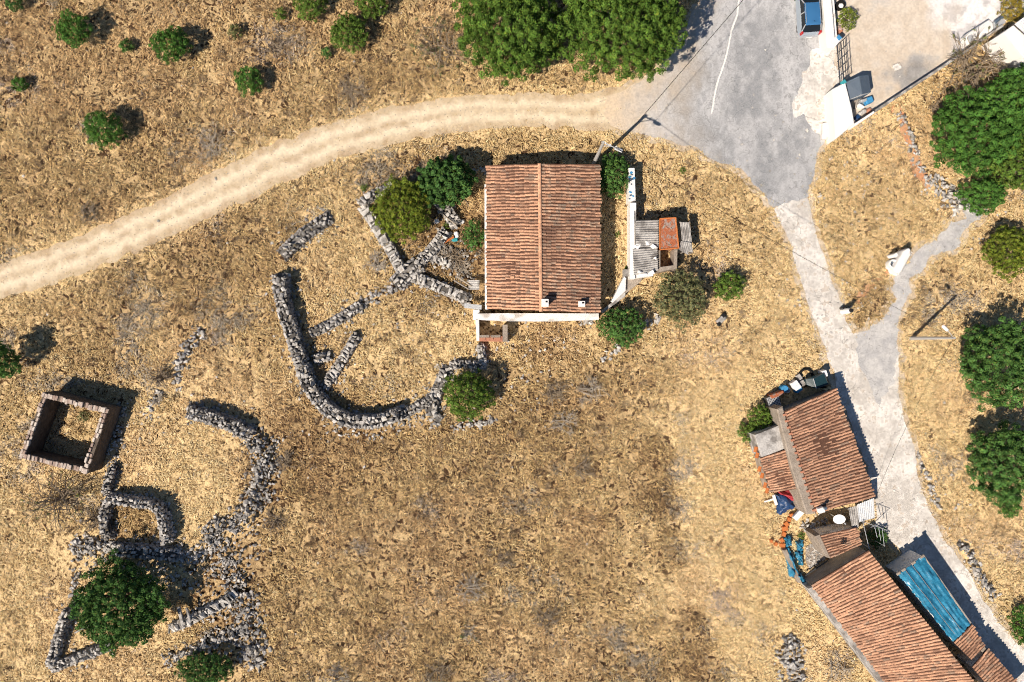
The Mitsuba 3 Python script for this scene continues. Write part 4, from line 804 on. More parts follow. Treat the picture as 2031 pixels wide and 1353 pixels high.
def dead_bush(px, py, rpx, label, n=26, bs='twig', h=None, name='dead_bush', leafy=0, thick=1.25, catg='dead bush', stem=False):
    key = thing(name, label, catg); g = np.random.default_rng(hash_of(label)); r = rpx / S; h = h or r * .7; c = W(px, py, h * .4); c[2] = 0; parts = []
    tips = []
    for k in range(n):
        a = g.uniform(0, 2 * np.pi); L_ = r * g.uniform(.55, 1.1); up = h * g.uniform(.25, 1)
        s0 = c + np.r_[g.normal(0, .26 * r, 2), h * .2 * g.random()]
        e = c + [math.cos(a) * L_, math.sin(a) * L_, up]; m_ = lerp(s0, e, .5) + g.normal(0, .14 * r, 3) + [0, 0, up * .25]
        parts.append(tube([s0, m_, e], np.array([.034, .024, .010]) * thick, 4)); tips += [m_, e]
        for _ in range(4):
            t = g.uniform(.3, .95); s = lerp(s0, m_, t * 2) if t < .5 else lerp(m_, e, t * 2 - 1); a2 = a + g.normal(0, .8); q = s + np.array([math.cos(a2), math.sin(a2), g.uniform(-.1, .5)]) * r * g.uniform(.18, .42)
            parts.append(tube([s, lerp(s, q, .5) + g.normal(0, .03 * r, 3), q], np.array([.018, .013, .007]) * thick, 3)); tips.append(q)
    obj('twigs', cat(parts), bs, key)
    if leafy:
        t = np.array(tips)[g.integers(0, len(tips), leafy)]; v, f, col = leaves(t, np.tile([0, 0, 1.], (leafy, 1)), .16, 10, .08, GREEN['dull'], g)
        obj('leaves', tm(v, f), 'leaf', key, color=col)
    return key
for a in ((872, 92, 52, 'sparse grey-green bush left of the pine pair', 30, 'twig', 1.2, 'dead_bush', 70), (1938, 130, 68, 'wide leafless grey bush with olive tufts below the courtyard wall', 60, 'twig', 1.6, 'dead_bush', 60), (1945, 205, 22, 'pale bare branches poking out above the large right tree', 14, 'twig_pale', 3.6, 'dead_bush', 0),
          (120, 992, 62, 'bare spreading tree south of the roofless hut', 44, 'twig', 2.2, 'bare_tree', 40), (186, 1030, 26, 'grey brittle bush against the ruined room', 30, 'twig', .9, 'dead_bush', 0), (936, 1165, 32, 'pale grey dead bush alone in the brown lower field', 26, 'twig_pale', .8, 'dead_bush', 0), (1172, 775, 32, 'spiky star-shaped dead bush south of the dark shrub', 24, 'twig_pale', .6, 'dead_bush', 0),
          (1098, 778, 28, 'brown dead bush west of the star-shaped one', 30, 'twig', .6, 'dead_bush', 0), (1118, 838, 32, 'straggling pale dead bush in the upper part of the brown field', 22, 'twig_pale', .6, 'dead_bush', 0), (318, 745, 22, 'upright dead shrub above the few pale stones', 26, 'twig', 1.5, 'dead_bush', 0), (312, 790, 14, 'low dead twigs beside the pale stones', 18, 'twig_pale', .5, 'dead_bush', 0),
          (672, 1340, 26, 'grey dead bush cut by the bottom edge', 24, 'twig_pale', .6, 'dead_bush', 0), (1085, 1225, 30, 'grey dead bush right of the lone pale one', 26, 'twig', .6, 'dead_bush', 0), (870, 1335, 30, 'brittle dead bush at the bottom edge, left of the middle', 24, 'twig', .6, 'dead_bush', 0), (545, 1035, 26, 'brown straggly bush east of the long stone ridge', 24, 'twig', .7, 'dead_bush', 0), (565, 915, 24, 'dry bush by the south-west corner of the plot', 22, 'twig', .6, 'dead_bush', 0),
          (748, 522, 24, 'grey twiggy bush against the slab wall of the garden', 30, 'twig_pale', .6, 'dead_bush', 0), (1660, 1320, 34, 'flattened dry branches between the rubble bank and the long barn', 26, 'twig_pale', .4, 'dead_bush', 0), (175, 425, 24, 'dark dead bush beside the dirt track at left', 26, 'twig', .6, 'dead_bush', 0), (420, 292, 26, 'grey dead bush just above the dirt track', 28, 'twig_pale', .5, 'dead_bush', 0), (1000, 1110, 22, 'dead tuft above the grey bush pair in the brown field', 20, 'twig', .5, 'dead_bush', 0),
          (1155, 925, 26, 'tangled dead bush in the middle of the brown field', 22, 'twig', .5, 'dead_bush', 0), (1860, 222, 20, 'brown dry bush left of the large right tree', 24, 'twig', .7, 'dead_bush', 0), (545, 92, 18, 'small dry bush under the tiny green bush', 18, 'twig', .4, 'dead_bush', 0), (700, 180, 34, 'grey dry thicket above the bend of the track', 34, 'twig', .5, 'dead_bush', 0), (905, 512, 24, 'tangled dark scrub in the debris yard', 34, 'twig', .5, 'dead_bush', 0), (920, 533, 20, 'heap of cut twigs beside the cottage wall', 30, 'twig_pale', .35, 'dead_bush', 0), (880, 505, 22, 'dry cut branches in the debris yard', 26, 'twig_pale', .3, 'dead_bush', 0), (935, 1255, 20, 'low grey bush with a green sprig below the lone pale one', 18, 'twig_pale', .4, 'dead_bush', 10)):
    dead_bush(*a, catg='bare tree' if a[7] == 'bare_tree' else 'dead bush')
ORD = ('first', 'second', 'third', 'fourth', 'fifth', 'sixth', 'seventh', 'eighth', 'ninth')
# ------------------------------------------------------------------ poles and cables
up = thing('utility_pole', 'grey concrete utility pole with a crossarm behind the cottage roof', 'utility pole')
b0 = W(1176, 328, 0); t0 = b0 + [0, 0, 6.4]
obj('pole', tube([b0 - [0, 0, .1], t0], [.17, .10], 8), 'pole_concrete', up)
obj('crossarm', tube([t0 + [-.1, .1, -.25], t0 + [.95, -.35, -.25]], .05, 6), 'galvanised', up)
obj('brace', tube([t0 + [0, 0, -.9], t0 + [.6, -.2, -.28]], .03, 5), 'galvanised', up)
for k in (.15, .5, .9): p = t0 + [k, -.36 * k + .05, -.22]; obj('insulator', tube([p, p + [0, 0, .16]], [.05, .035], 8), 'white_paint', up)
la = obj('street_light', box(t0[0] + 1.1, t0[1] - .42, 6.0, .62, .24, .12, -.4, .04), 'galvanised', up)
obj('lens', box(t0[0] + 1.14, t0[1] - .44, 5.96, .4, .17, .04, -.4, .01), 'white_paint', la)
l0 = W(1806, 671, 0); l1 = l0 + [0, 0, 5.5]
lp = thing('lamp_post', 'tall grey lamp post leaning out of the field beside the grey footpath', 'lamp post')
obj('post', tube([l0 - [0, 0, .1], l1], [.15, .085], 8), 'pole_concrete', lp)
obj('arm', tube([l1 - [0, 0, .2], l1 + [-.3, .25, 0.05], l1 + [-.55, .5, .1]], .03, 6), 'galvanised', lp)
hd = obj('lamp_head', box(l1[0] - .75, l1[1] + .7, 5.52, .55, .22, .14, math.radians(137), .05), 'white_paint', lp)
obj('lens', box(l1[0] - .75, l1[1] + .7, 5.49, .38, .15, .03, math.radians(137), .01), 'galvanised', hd)
def cable(P, Q, label, sag=.5, r=.018):
    t = np.linspace(0, 1, 24)[:, None]; p = P * (1 - t) + Q * t; p[:, 2] -= 4 * sag * (t * (1 - t))[:, 0]
    tag(obj('cable', tube(p, r, 5), 'rubber'), label, 'cable')
cable(t0 + [.9, -.3, -.08], np.array([24.0, 33.0, 6.6]), 'overhead cable from the utility pole to the top edge over the asphalt', .35, .022)
cable(t0 + [.5, -.15, -.08], l1 - [0, 0, .1], 'overhead cable from the utility pole to the lamp post', .9, .016)
cable(l1 - [0, 0, .12], W(1735, 992, 2.4), 'thin cable from the lamp post down to the porch of the lane barn', .5, .012)
# ------------------------------------------------------------------ the parked car
car = thing('parked_car', 'blue hatchback parked by the white boundary wall, cut by the top edge', 'car')
CX, CY, CA = 23.22, 25.95, math.radians(3.5)
RT = trimesh.transformations.rotation_matrix(CA, [0, 0, 1]); RT = RT @ np.diag([.93, 1, 1, 1]); RT[:3, 3] = [CX, CY, 0]
def cp(name, m, bs, parent=car, smooth=35): m = m.copy(); m.apply_transform(RT); return obj(name, m, bs, parent, smooth=smooth)
def ring(y, z, hw, c): return [[-hw + c, y, z], [hw - c, y, z], [-hw, y, z - c], [hw, y, z - c]]
prof = []
for y, hw, zb, zt in ((2.0, .60, .35, .58), (1.86, .76, .25, .72), (1.2, .84, .2, .86), (.7, .86, .2, .95), (-.6, .87, .2, .97), (-1.5, .86, .2, .97), (-1.86, .80, .25, .93), (-2.0, .66, .35, .78)):
    prof += [[-hw, y, zt - .14], [hw, y, zt - .14], [-hw * .9, y, zt], [hw * .9, y, zt], [-hw, y, zb + .1], [hw, y, zb + .1], [-hw * .92, y, zb], [hw * .92, y, zb]]
body = cp('body', hull(prof), 'car_side')
cp('bonnet', hull([[sx * hx, y, z] for sx in (-1, 1) for hx, y, z in ((.66, 1.86, .70), (.74, 1.2, .84), (.76, .95, .93), (.64, 1.84, .735), (.72, 1.2, .885), (.74, .95, .965))]), 'car_blue')
cab = hull([[sx * .80, y, .9] for sx in (-1, 1) for y in (.95, -1.88)] + [[sx * .64, y, 1.36] for sx in (-1, 1) for y in (.25, -1.45)])
cp('windows', cab, 'dark_glass')
cp('roof', hull([[sx * hx, y, z] for sx in (-1, 1) for hx, y, z in ((.62, .26, 1.36), (.66, -.5, 1.40), (.63, -1.42, 1.38), (.52, .1, 1.47), (.54, -.5, 1.49), (.52, -1.3, 1.47), (.60, -1.5, 1.37))]), 'car_blue')
for sx in (-1, 1):
    for y0, y1 in ((.9, .22), (-.45, -.45), (-1.82, -1.42)): cp('pillar', tube([[sx * .81, y0, .93], [sx * .645, y1, 1.39]], .045, 6), 'silver')
    cp('roof_rail', tube([[sx * .60, .15, 1.47], [sx * .61, -1.35, 1.47]], .022, 6), 'silver')
    cp('tail_light', hull([[sx * x, y, z] for x in (.70, .84) for y in (-1.80, -1.97) for z in (.66, 1.02)]), 'tail_red')
    cp('headlight', hull([[sx * x, y, z] for x in (.55, .78) for y in (1.72, 1.92) for z in (.58, .74)]), 'white_paint')
    cp('mirror', box(sx * .96, .72, .93, .2, .12, .14, 0, .04), 'car_blue')
    for y in (1.25, -1.25):
        M = trimesh.transformations.rotation_matrix(np.pi / 2, [0, 1, 0]); m = trimesh.creation.cylinder(.31, .2, sections=24); m.apply_transform(M); m.apply_translation([sx * .72, y, .31])
        wl = cp('wheel', m, 'rubber'); m = trimesh.creation.cylinder(.19, .215, sections=16); m.apply_transform(M); m.apply_translation([sx * .722, y, .31]); cp('rim', m, 'silver', wl)
cp('bumper', hull(ring(-1.98, .62, .80, .06) + ring(-2.08, .56, .68, .05) + ring(-1.98, .34, .80, .0)), 'silver')
cp('bonnet_seam', tube([[-.74, .98, .96], [0, 1.06, .955], [.74, .98, .96]], .012, 4), 'black_plastic')
cp('wiper', tube([[-.1, -1.84, .98], [.35, -1.72, 1.06]], .014, 4), 'black_plastic')
cp('aerial', tube([[0, -1.2, 1.48], [.02, -1.42, 1.72]], .012, 4), 'black_plastic')
cp('number_plate', box(0, -2.085, .42, .5, .02, .11, 0, .004), 'white_paint')
# ------------------------------------------------------------------ the courtyard at the top right
bw = thing('boundary_wall', 'thick white courtyard wall beside the blue car', 'wall')
obj('wall', ppr([(1624, -80), (1642, -80), (1656, 78), (1655, 95), (1641, 94)], 0, 1.3), 'whitewash', bw)
obj('wall', ppr([(1644, 84), (1664, 68), (1671, 76), (1655, 95)], 0, 1.35), 'whitewash', bw)
obj('pillar_cap', ppr([(1660, 73), (1664, 68), (1671, 75), (1665, 80)], 1.33, 1.45), 'blue_paint', bw)
obj('coping', ppr([(1642, -80), (1648, -80), (1661, 78), (1656, 80)], 0, 1.0), 'plaster', bw)
gt = thing('sliding_gate', 'dark barred metal gate of the courtyard seen from above', 'gate')
gA, gB = W(1658, 92, .15), W(1664, 168, .15)
for z in (.15, .5, .85, 1.2, 1.5): obj('rail', tube([gA + [0, 0, z], gB + [0, 0, z]], .03, 6), 'dark_metal', gt)
for t in np.linspace(0, 1, 6): p = lerp(gA, gB, t); obj('upright', tube([p, p + [0, 0, 1.6]], .028, 6), 'dark_metal', gt)
hutw = thing('gatehouse', 'white flat-roofed meter house beside the courtyard gate', 'meter house')
obj('wall', ppr([(1652, 176), (1677, 163), (1680, 196), (1690, 215), (1695, 245), (1658, 276)], 0, 1.6, .05), 'whitewash', hutw)
obj('pillar_cap', ppr([(1671, 160), (1676, 157), (1680, 163), (1673, 167)], 1.3, 1.72), 'teal', hutw)
obj('wall', ppr([(1695, 245), (1733, 220), (1735, 224), (1698, 249)], 0, 1.3), 'whitewash', hutw)
bl = thing('bin_niche', 'shallow white niche with grey slats on the road side of the meter house', 'niche')
for y in range(5): p = W(1648, 183 + y * 10, .6); obj('slat', box(p[0], p[1], .02, .16, .34, .6, 0, .02), 'wood_grey', bl)
obj('slab', ppr([(1632, 244), (1655, 240), (1656, 276), (1630, 276)], 0, .35), 'concrete', bl)
kn = thing('gabled_kennel', 'slate-grey gabled kennel roof beside the meter house', 'kennel')
z0, z1 = 1.35, 1.75
a, b_, c, d, e, f_ = W(1678, 163, z0), W(1686, 197, z0), W(1704, 151, z1), W(1710, 187, z1), W(1722, 149, z0), W(1727, 183, z0)
obj('wall', hexa([[*(p[:2]), -.02] for p in (a, b_, f_, e)], [[*(p[:2]), z0 - .06] for p in (a, b_, f_, e)]), 'grey_blue', kn)
obj('roof', slab(a, b_, d, c, .05, .03), 'grey_blue', kn); obj('roof', slab(c, d, f_, e, .05, .03), 'grey_blue', kn)
obj('gable', hull([b_ + [0, .05, -.1], f_ + [0, .05, -.1], d + [0, .05, -.05], b_ + [0, -.02, -.1], f_ + [0, -.02, -.1], d + [0, -.02, -.05]]), 'galvanised', kn)
g = np.random.default_rng(12)
cols = ['blue_paint', 'white_paint', 'fibre_cement', 'wood_grey', 'navy_tarp', 'brick', 'galvanised']
desc = ['blue plastic sheet in the junk behind the kennel', 'white board in the junk behind the kennel', 'grey slab in the junk behind the kennel', 'grey plank in the junk behind the kennel', 'dark blue bag in the junk beside the white wall', 'red brick pile in the junk by the diagonal wall', 'metal sheet in the junk behind the kennel']
for k, (px, py, sx, sy, sz, a_, q) in enumerate(((1725, 198, .6, .5, .5, .4, 0), (1709, 209, .5, .16, .5, -.6, 1), (1712, 222, .6, .3, .4, .5, 2), (1700, 205, .16, .8, .3, -.3, 3), (1702, 232, .4, .35, .35, .7, 4), (1724, 219, .45, .35, .3, .6, 5), (1714, 198, .5, .2, .6, .2, 6))):
    p = W(px, py, sz); m = box(p[0], p[1], 0, sx, sy, sz, a_, .05); m = m.subdivide().subdivide(); m.vertices += .05 * (np.stack([meshkit.noise(m.vertices * 5 + i * 9) for i in range(3)], 1) - .5)
    tag(obj('junk_' + ['sheet', 'board', 'slab', 'plank', 'bag', 'bricks', 'metal'][q], m, cols[q]), desc[q], 'junk')
dwl = thing('diagonal_wall', 'thin grey courtyard wall running diagonally to the top right corner', 'wall')
dd = [(1738, 219), (1800, 178), (1870, 132), (1925, 95), (1990, 50)]
for k in range(4):
    P, Q = W(*dd[k], 1.0), W(*dd[k + 1], 1.0); obj('wall', box(*((P + Q) / 2)[:2], 0, np.linalg.norm(Q - P) - .004, .2, 1.0, math.atan2(*(Q - P)[[1, 0]]), .02), 'fibre_cement', dwl)
ws = thing('white_tank', 'white rounded slab tank lying along the diagonal courtyard wall', 'tank')
obj('body', ppr([(1918, 66), (1963, 37), (1971, 45), (1973, 56), (1968, 62), (1935, 85), (1925, 84), (1917, 76)], .03, .7, .12), 'whitewash', ws, smooth=50)
obj('lid', revolve([[0, .74], [.22, .74], [.25, .70], [.25, .66]], *W(1925, 76, .7)[:2], 18), 'galvanised', ws, smooth=40)
gb = thing('grey_box', 'pale grey box next to the white tank', 'box'); obj('body', ppr([(1972, 44), (1990, 30), (1995, 45), (1975, 58)], .03, .65), 'galvanised', gb); obj('lid', ppr([(1972, 42), (1989, 30), (1992, 35), (1975, 46)], .655, .72), 'grey_blue', gb)
wr = thing('white_house', 'corner of a white flat-roofed house at the top right edge', 'house')
obj('roof', ppr([(1991, 64), (2010, 50), (2075, 108), (2060, 150)], 0, 2.6), 'whitewash', wr)
obj('roof_sheet', corrugated(W(2012, 48, 2.7), W(2034, 32, 2.7), W(2090, 82, 2.6), W(2072, 104, 2.6), 7, .035, seed=20), 'galvanised', wr, smooth=40)
keep_off.append(Polygon(W2([(1991, 60), (2030, 30), (2090, 90), (2070, 150)])))
tp = thing('planter_bowl', 'round black planter bowl with white sand at the top of the courtyard', 'planter'); p = W(1668, 9, .4)
obj('bowl', revolve([[.0, .03], [.34, .03], [.38, .3], [.36, .42], [.30, .42], [.30, .30], [0, .28]], p[0], p[1]), 'rubber', tp, smooth=40); obj('sand', revolve([[0, .35], [.16, .34], [.2, .3]], p[0] + .06, p[1] - .05), 'white_paint', tp)
fp = thing('flower_pot', 'terracotta pot with pale pink flowers beside the white wall', 'flower pot'); p = W(1667, 60, .4)
obj('pot', revolve([[0, .03], [.15, .03], [.21, .32], [.19, .33], [.17, .28], [0, .27]], p[0], p[1]), 'brick', fp, smooth=40)
v, f, col = leaves(np.array([[p[0], p[1] + .12, .45], [p[0] - .1, p[1] + .2, .42], [p[0] + .12, p[1] + .2, .42]]), np.tile([0, 0, 1.], (3, 1)), .18, 24, .08, (.62, .45, .42), g, spread=.06); obj('flowers', tm(v, f), 'leaf', fp, color=col)
bs2 = thing('paving_slab', 'loose white block lying in the middle of the courtyard', 'block'); p = W(1780, 132, .2); obj('block', box(p[0], p[1], .03, .62, .5, .16, .4, .03), 'concrete', bs2)
# ------------------------------------------------------------------ whitewashed well by the footpath
we = thing('whitewashed_well', 'whitewashed well with a rounded trough and a basin beside the grey footpath', 'well')
obj('plinth', ppr([(1758, 530), (1778, 505), (1798, 492), (1804, 506), (1783, 545), (1777, 547)], 0, .22, .04), 'whitewash', we)
cv = LineString(resample(W2([(1781, 533), (1790, 515), (1797, 503)], .8), .1)).buffer(.36, quad_segs=8)
obj('trough', prism(np.array(cv.exterior.coords), 0, .95, .12), 'whitewash', we, smooth=50)
p = W(1773, 523, .7); obj('basin', revolve([[0, .1], [.36, .1], [.36, .66], [.30, .72], [.24, .66], [.22, .30], [0, .25]], p[0], p[1], 24), 'whitewash', we, smooth=40)
obj('water', revolve([[0, .42], [.225, .42]], p[0], p[1], 24), 'grey_blue', we)
obj('rail', tube([W(1779, 544, .5), W(1801, 508, .5)], .03, 6), 'fibre_cement', we)
for px, py in ((1800, 497), (1776, 506)): q = W(px, py, 1.0); obj('post', box(q[0], q[1], 0, .3, .3, 1.15, .6, .05), 'whitewash', we)
keep_off.append(Polygon(W2([(1755, 530), (1778, 503), (1800, 490), (1806, 506), (1780, 549)])))
pb = thing('white_bollard', 'short white bollard with a dark rounded cap on the edge of the concrete lane', 'bollard'); p = W(1676, 617, .4)
obj('shaft', revolve([[.0, 0], [.23, 0], [.22, 1.05], [.12, 1.2], [.11, 1.3], [0, 1.3]], p[0], p[1]), 'whitewash', pb, smooth=40)
obj('cap', revolve([[0, 1.28], [.13, 1.3], [.17, 1.42], [.1, 1.54], [0, 1.57]], p[0], p[1]), 'black_plastic', pb, smooth=40)
for dx, dy in ((-.16, .22), (.3, .22)): obj('foot', box(p[0] + dx, p[1] + dy, 0, .22, .22, .5, .4, .05), 'black_plastic', pb)
bx_ = thing('stone_trough', 'small grey stone trough with two holes in the grass east of the olive tree', 'trough'); p = W(1432, 634, .4)
obj('body', box(p[0], p[1], 0, .78, .42, .3, -1.1 + 1.57 + .25, .03), 'fibre_cement', bx_)
for s_ in (-1, 1): obj('hole', box(p[0] + s_ * .17, p[1] + s_ * .34, 0, .3, .3, .32, .72, .02), 'black_plastic', bx_)
keep_off.append(Polygon(W2([(1420, 622), (1446, 622), (1446, 648), (1420, 648)])))
# ------------------------------------------------------------------ debris yard west of the cottage
def sheet_at(px, py, L_, w_, ang, z, bs, label, name='corrugated_sheet', waves=4, catg='corrugated sheet'):
    p = W(px, py, z); c, s = math.cos(ang), math.sin(ang); u = np.array([c, s, .03]) * L_ / 2; q = np.array([-s, c, 0]) * w_ / 2
    tag(obj(name, corrugated(p - u - q, p - u + q, p + u + q, p + u - q, waves, .025, seed=int(px)), bs, smooth=40), label, catg)
sheet_at(940, 565, .85, .75, .0, .9, 'fibre_cement', 'small ribbed grey sheet leaning on the slab wall west of the cottage')
sheet_at(938, 608, 1.35, .36, -.1, 1.15, 'galvanised', 'narrow pale metal sheet at the south-west corner of the cottage')
for k, (a, b, r, bs, lb) in enumerate((((868, 417), (905, 447), .05, 'twig_pale', 'long pale pole lying on the north-east garden wall'), ((905, 548), (935, 568), .06, 'twig_pale', 'pale timber slanting over the debris yard wall'), ((900, 556), (930, 574), .05, 'wood_grey', 'second timber beside the pale one in the debris yard'), ((915, 380), (930, 410), .04, 'twig', 'thin stick in the shade of the dark pine'))):
    tag(obj('timber', tube([W(*a, .9), W(*b, .95)], r, 6), bs), lb, 'timber')
for k in range(5): p0, p1 = W(868 + 5 * k, 489 - 3 * k, .35), W(880 + 5 * k, 482 - 3 * k, .35); tag(obj('clay_tile_stack', cat([tube([p0, p1], .09, 6)]), 'orange_clay'), f'red clay tile behind the garden wall, {ORD[k]} of five from the left', 'tile', 'red tiles behind the garden wall')
for px, py, sx, sy, a_, bs, nm, lb in ((905, 465, .35, .5, .2, 'white_paint', 'white_bag', 'white plastic bag beside the cottage shrub'), (916, 440, .4, .3, .8, 'white_paint', 'white_stone', 'whitened block above the cottage shrub'), (902, 475, .5, .3, .1, 'teal', 'green_crate', 'green plastic crate beside the white bag'), (866, 438, .38, .36, .3, 'white_paint', 'white_basin', 'white basin on the ground inside the walled garden'), (728, 417, .42, .4, .2, 'fibre_cement', 'fallen_slab', 'single square slab lying inside the garden corner')):
    p = W(px, py, .3); m = box(p[0], p[1], .0, sx, sy, .3, a_, .08); tag(obj(nm, m, bs), lb, nm.split('_')[1])
# ------------------------------------------------------------------ junk row at the north end of the lane barn
ct = thing('crate_stack', 'stack of dark grid-sided crates at the west end of the junk row', 'crate stack'); p = W(1535, 797, .8)
obj('crate', box(p[0], p[1], 0, 1.0, .95, .8, .3, .04), 'dark_metal', ct)
for k in range(8):
    for ax_ in (0, 1):
        o = (k - 3.5) * .12; q = [o, 0] if ax_ else [0, o]; c, s = math.cos(.3), math.sin(.3)
        obj('grid_bar', box(p[0] + c * q[0] - s * q[1], p[1] + s * q[0] + c * q[1], .79, .035 if ax_ else .95, .9 if ax_ else .035, .05 + .004 * ax_, .3, .005), 'galvanised', ct)
tag(obj('rusty_grate', box(*W(1542, 783, .9)[:2], 0, 1.1, .3, .9, .35, .03), 'rusty_red'), 'dark rusty grate behind the crate stack', 'grate')
tag(obj('blue_drum', revolve([[0, 0], [.27, 0], [.28, .7], [.22, .76], [0, .74]], *W(1557, 771, .7)[:2]), 'blue_paint', smooth=40), 'faded blue drum between the crates and the white fridge', 'drum')
tag(obj('white_bucket', revolve([[0, 0], [.2, 0], [.24, .45], [.21, .46], [.18, .1], [0, .08]], *W(1562, 774, .5)[:2]), 'white_paint', smooth=40), 'white bucket next to the blue drum', 'bucket')
tag(obj('grey_tub', box(*W(1553, 778, .4)[:2], 0, .5, .35, .4, .5, .05), 'galvanised'), 'grey tub in front of the blue drum', 'tub')
fr = thing('old_fridge', 'white fridge with a blue end lying in the junk row', 'fridge'); p = W(1582, 767, .7)
obj('body', box(p[0] - .07, p[1] + .1, 0, .55, .72, .7, .62, .05), 'white_paint', fr); obj('base', box(p[0] + .18, p[1] - .3, 0, .54, .22, .66, .62, .03), 'blue_paint', fr); obj('door_seam', box(p[0] - .07, p[1] + .1, .7, .5, .02, .012, .62, .004), 'galvanised', fr)
for px, py, sz, lb in ((1593, 760, .45, 'grey carton between the fridge and the dark tank'), (1586, 748, .35, 'small grey carton behind the dark tank')): p = W(px, py, sz); tag(obj('carton', box(p[0], p[1], 0, .35, .45, sz, .6, .03), 'fibre_cement'), lb, 'carton')
tk = thing('covered_trailer', 'dark teal covered trailer with a ridge across its lid at the barn corner', 'trailer')
a, b_, c, d = W(1613, 751, .95), W(1634, 740, 1.0), W(1643, 762, 1.0), W(1619, 771, 1.0); e, f_ = W(1598, 752, .7), W(1600, 763, .7)
lid = hull([*[q for q in (a, b_, c, d)], *[[q[0], q[1], .4] for q in (a, b_, c, d)], e, f_, [e[0], e[1], .4], [f_[0], f_[1], .4]])
obj('cover', lid, 'tank_green', tk); obj('ridge', tube([a + [0, 0, .02], d + [0, 0, .02]], .03, 6), 'galvanised', tk)
for P, Q in ((a, b_), (b_, c), (c, d)): obj('edge', tube([P + [0, 0, .01], Q + [0, 0, .01]], .02, 6), 'dark_metal', tk)
for px, py in ((1606, 764), (1632, 768), (1628, 744)): p = W(px, py, .3); m = trimesh.creation.torus(.2, .08, 18, 8); m.apply_transform(trimesh.transformations.rotation_matrix(np.pi / 2, [1, 0, 0])); m.apply_translation([p[0], p[1], .28]); obj('wheel', m, 'rubber', tk, smooth=True)
m = trimesh.creation.torus(.5, .1, 24, 10); m.apply_translation([*W(1603, 745, .5)[:2], .12]); tag(obj('tyre', m, 'rubber', smooth=True), 'big black tyre lying behind the dark trailer', 'tyre')
tag(obj('white_standing_board', box(*W(1637, 741, .9)[:2], 0, .35, .5, .9, .3, .03), 'white_paint'), 'white board standing behind the dark trailer', 'board')
keep_off.append(Polygon(W2([(1520, 812), (1530, 780), (1600, 735), (1645, 735), (1660, 770)])))
# ------------------------------------------------------------------ junk between the two barns
def cloth(px, z, bs, label, name, n=16, amp=.25, seed=1):
    q = [W(*p, z) for p in px]; u, v_ = np.meshgrid(np.linspace(0, 1, n), np.linspace(0, 1, n))
    P = (q[0] * (1 - u)[..., None] + q[1] * u[..., None]) * (1 - v_)[..., None] + (q[3] * (1 - u)[..., None] + q[2] * u[..., None]) * v_[..., None]
    nz = np.stack([u * 4 + seed * 7, v_ * 4, 0 * u], -1); P[..., 2] = np.maximum(.04, z + amp * 2 * (meshkit.fbm(nz, 3, seed) - .55) - z * .55 * (np.maximum(abs(u - .5), abs(v_ - .5)) * 2) ** 3)
    P[..., :2] += .22 * (np.stack([meshkit.noise(nz * 2, seed), meshkit.noise(nz * 2 + 5, seed)], -1) - .5)
    a = (np.arange(n - 1)[:, None] * n + np.arange(n - 1)[None]).ravel(); k = np.stack([a, a + 1, a + n + 1, a + n], 1); f = np.vstack([k[:, :3], k[:, [0, 2, 3]]])
    v = P.reshape(-1, 3); N = len(v); e = np.r_[np.arange(n), np.arange(n - 1, n * n, n)[1:], np.arange(n * n - 2, n * n - n - 1, -1), np.arange(n * (n - 2), 0, -n)]; e2 = np.roll(e, -1)
    low = v.copy(); low[:, 2] = -.02
    f = np.vstack([f, np.stack([e, e2, e2 + N], 1), np.stack([e, e2 + N, e + N], 1)])
    tag(obj(name, tm(np.vstack([v, low]), f), bs, smooth=60), label, 'tarpaulin')
cloth([(1540, 983), (1572, 978), (1586, 1008), (1550, 1024)], .7, 'navy_tarp', 'crumpled navy tarpaulin over the junk south of the lean-to', 'navy_tarpaulin', seed=3)
cloth([(1548, 978), (1578, 975), (1588, 1000), (1574, 996)], .85, 'crimson_fabric', 'crimson cloth laid along the upper edge of the navy tarpaulin', 'crimson_cloth', seed=5, amp=.15)
cloth([(1558, 1068), (1571, 1067), (1573, 1084), (1562, 1088)], .6, 'blue_tarp', 'small turquoise tarpaulin at the top of the blue strip between the barns', 'blue_tarpaulin', seed=6, amp=.2)
cloth([(1582, 1075), (1594, 1072), (1594, 1094), (1583, 1092)], .5, 'blue_tarp', 'small turquoise sheet on the stone floor side of the passage', 'blue_tarpaulin', seed=7, amp=.2)
cloth([(1557, 1090), (1572, 1090), (1590, 1150), (1572, 1148)], .55, 'blue_tarp', 'long torn turquoise tarpaulin on the low wall between the barns', 'blue_tarpaulin', seed=8, amp=.35)
cloth([(1580, 1095), (1594, 1096), (1596, 1122), (1588, 1122)], .45, 'blue_tarp', 'blue sheet edge on the right of the dark passage', 'blue_tarpaulin', seed=9, amp=.2)
cloth([(1578, 1140), (1590, 1138), (1608, 1160), (1592, 1158)], .5, 'blue_tarp', 'bright blue sheet end against the corner of the long barn', 'blue_tarpaulin', seed=10, amp=.3)
def bar(a, b, w_, z, h, bs, name, label, catg):
    P, Q = W(*a, z), W(*b, z); tag(obj(name, box(*((P + Q) / 2)[:2], z - h, np.linalg.norm(Q - P), w_, h, math.atan2(*(Q - P)[[1, 0]]), .02), bs), label, catg)
bar((1578, 968), (1592, 1006), .14, .9, .12, 'white_paint', 'white_beam', 'long white beam beside the crimson cloth', 'beam')
bar((1577, 1030), (1593, 1013), .42, .8, .3, 'white_paint', 'white_locker', 'white metal locker lying south of the navy tarpaulin', 'locker')
bar((1535, 982), (1541, 1002), .2, .5, .2, 'white_paint', 'white_board', 'upright white board at the west edge of the navy tarpaulin', 'board')
bar((1516, 996), (1534, 990), .12, .3, .1, 'white_paint', 'white_pipe', 'white pipe pointing west from the white board', 'pipe')
bar((1598, 1142), (1642, 1112), .1, .5, .08, 'dark_metal', 'black_pipe', 'black pipe along the north wall of the long barn', 'pipe')
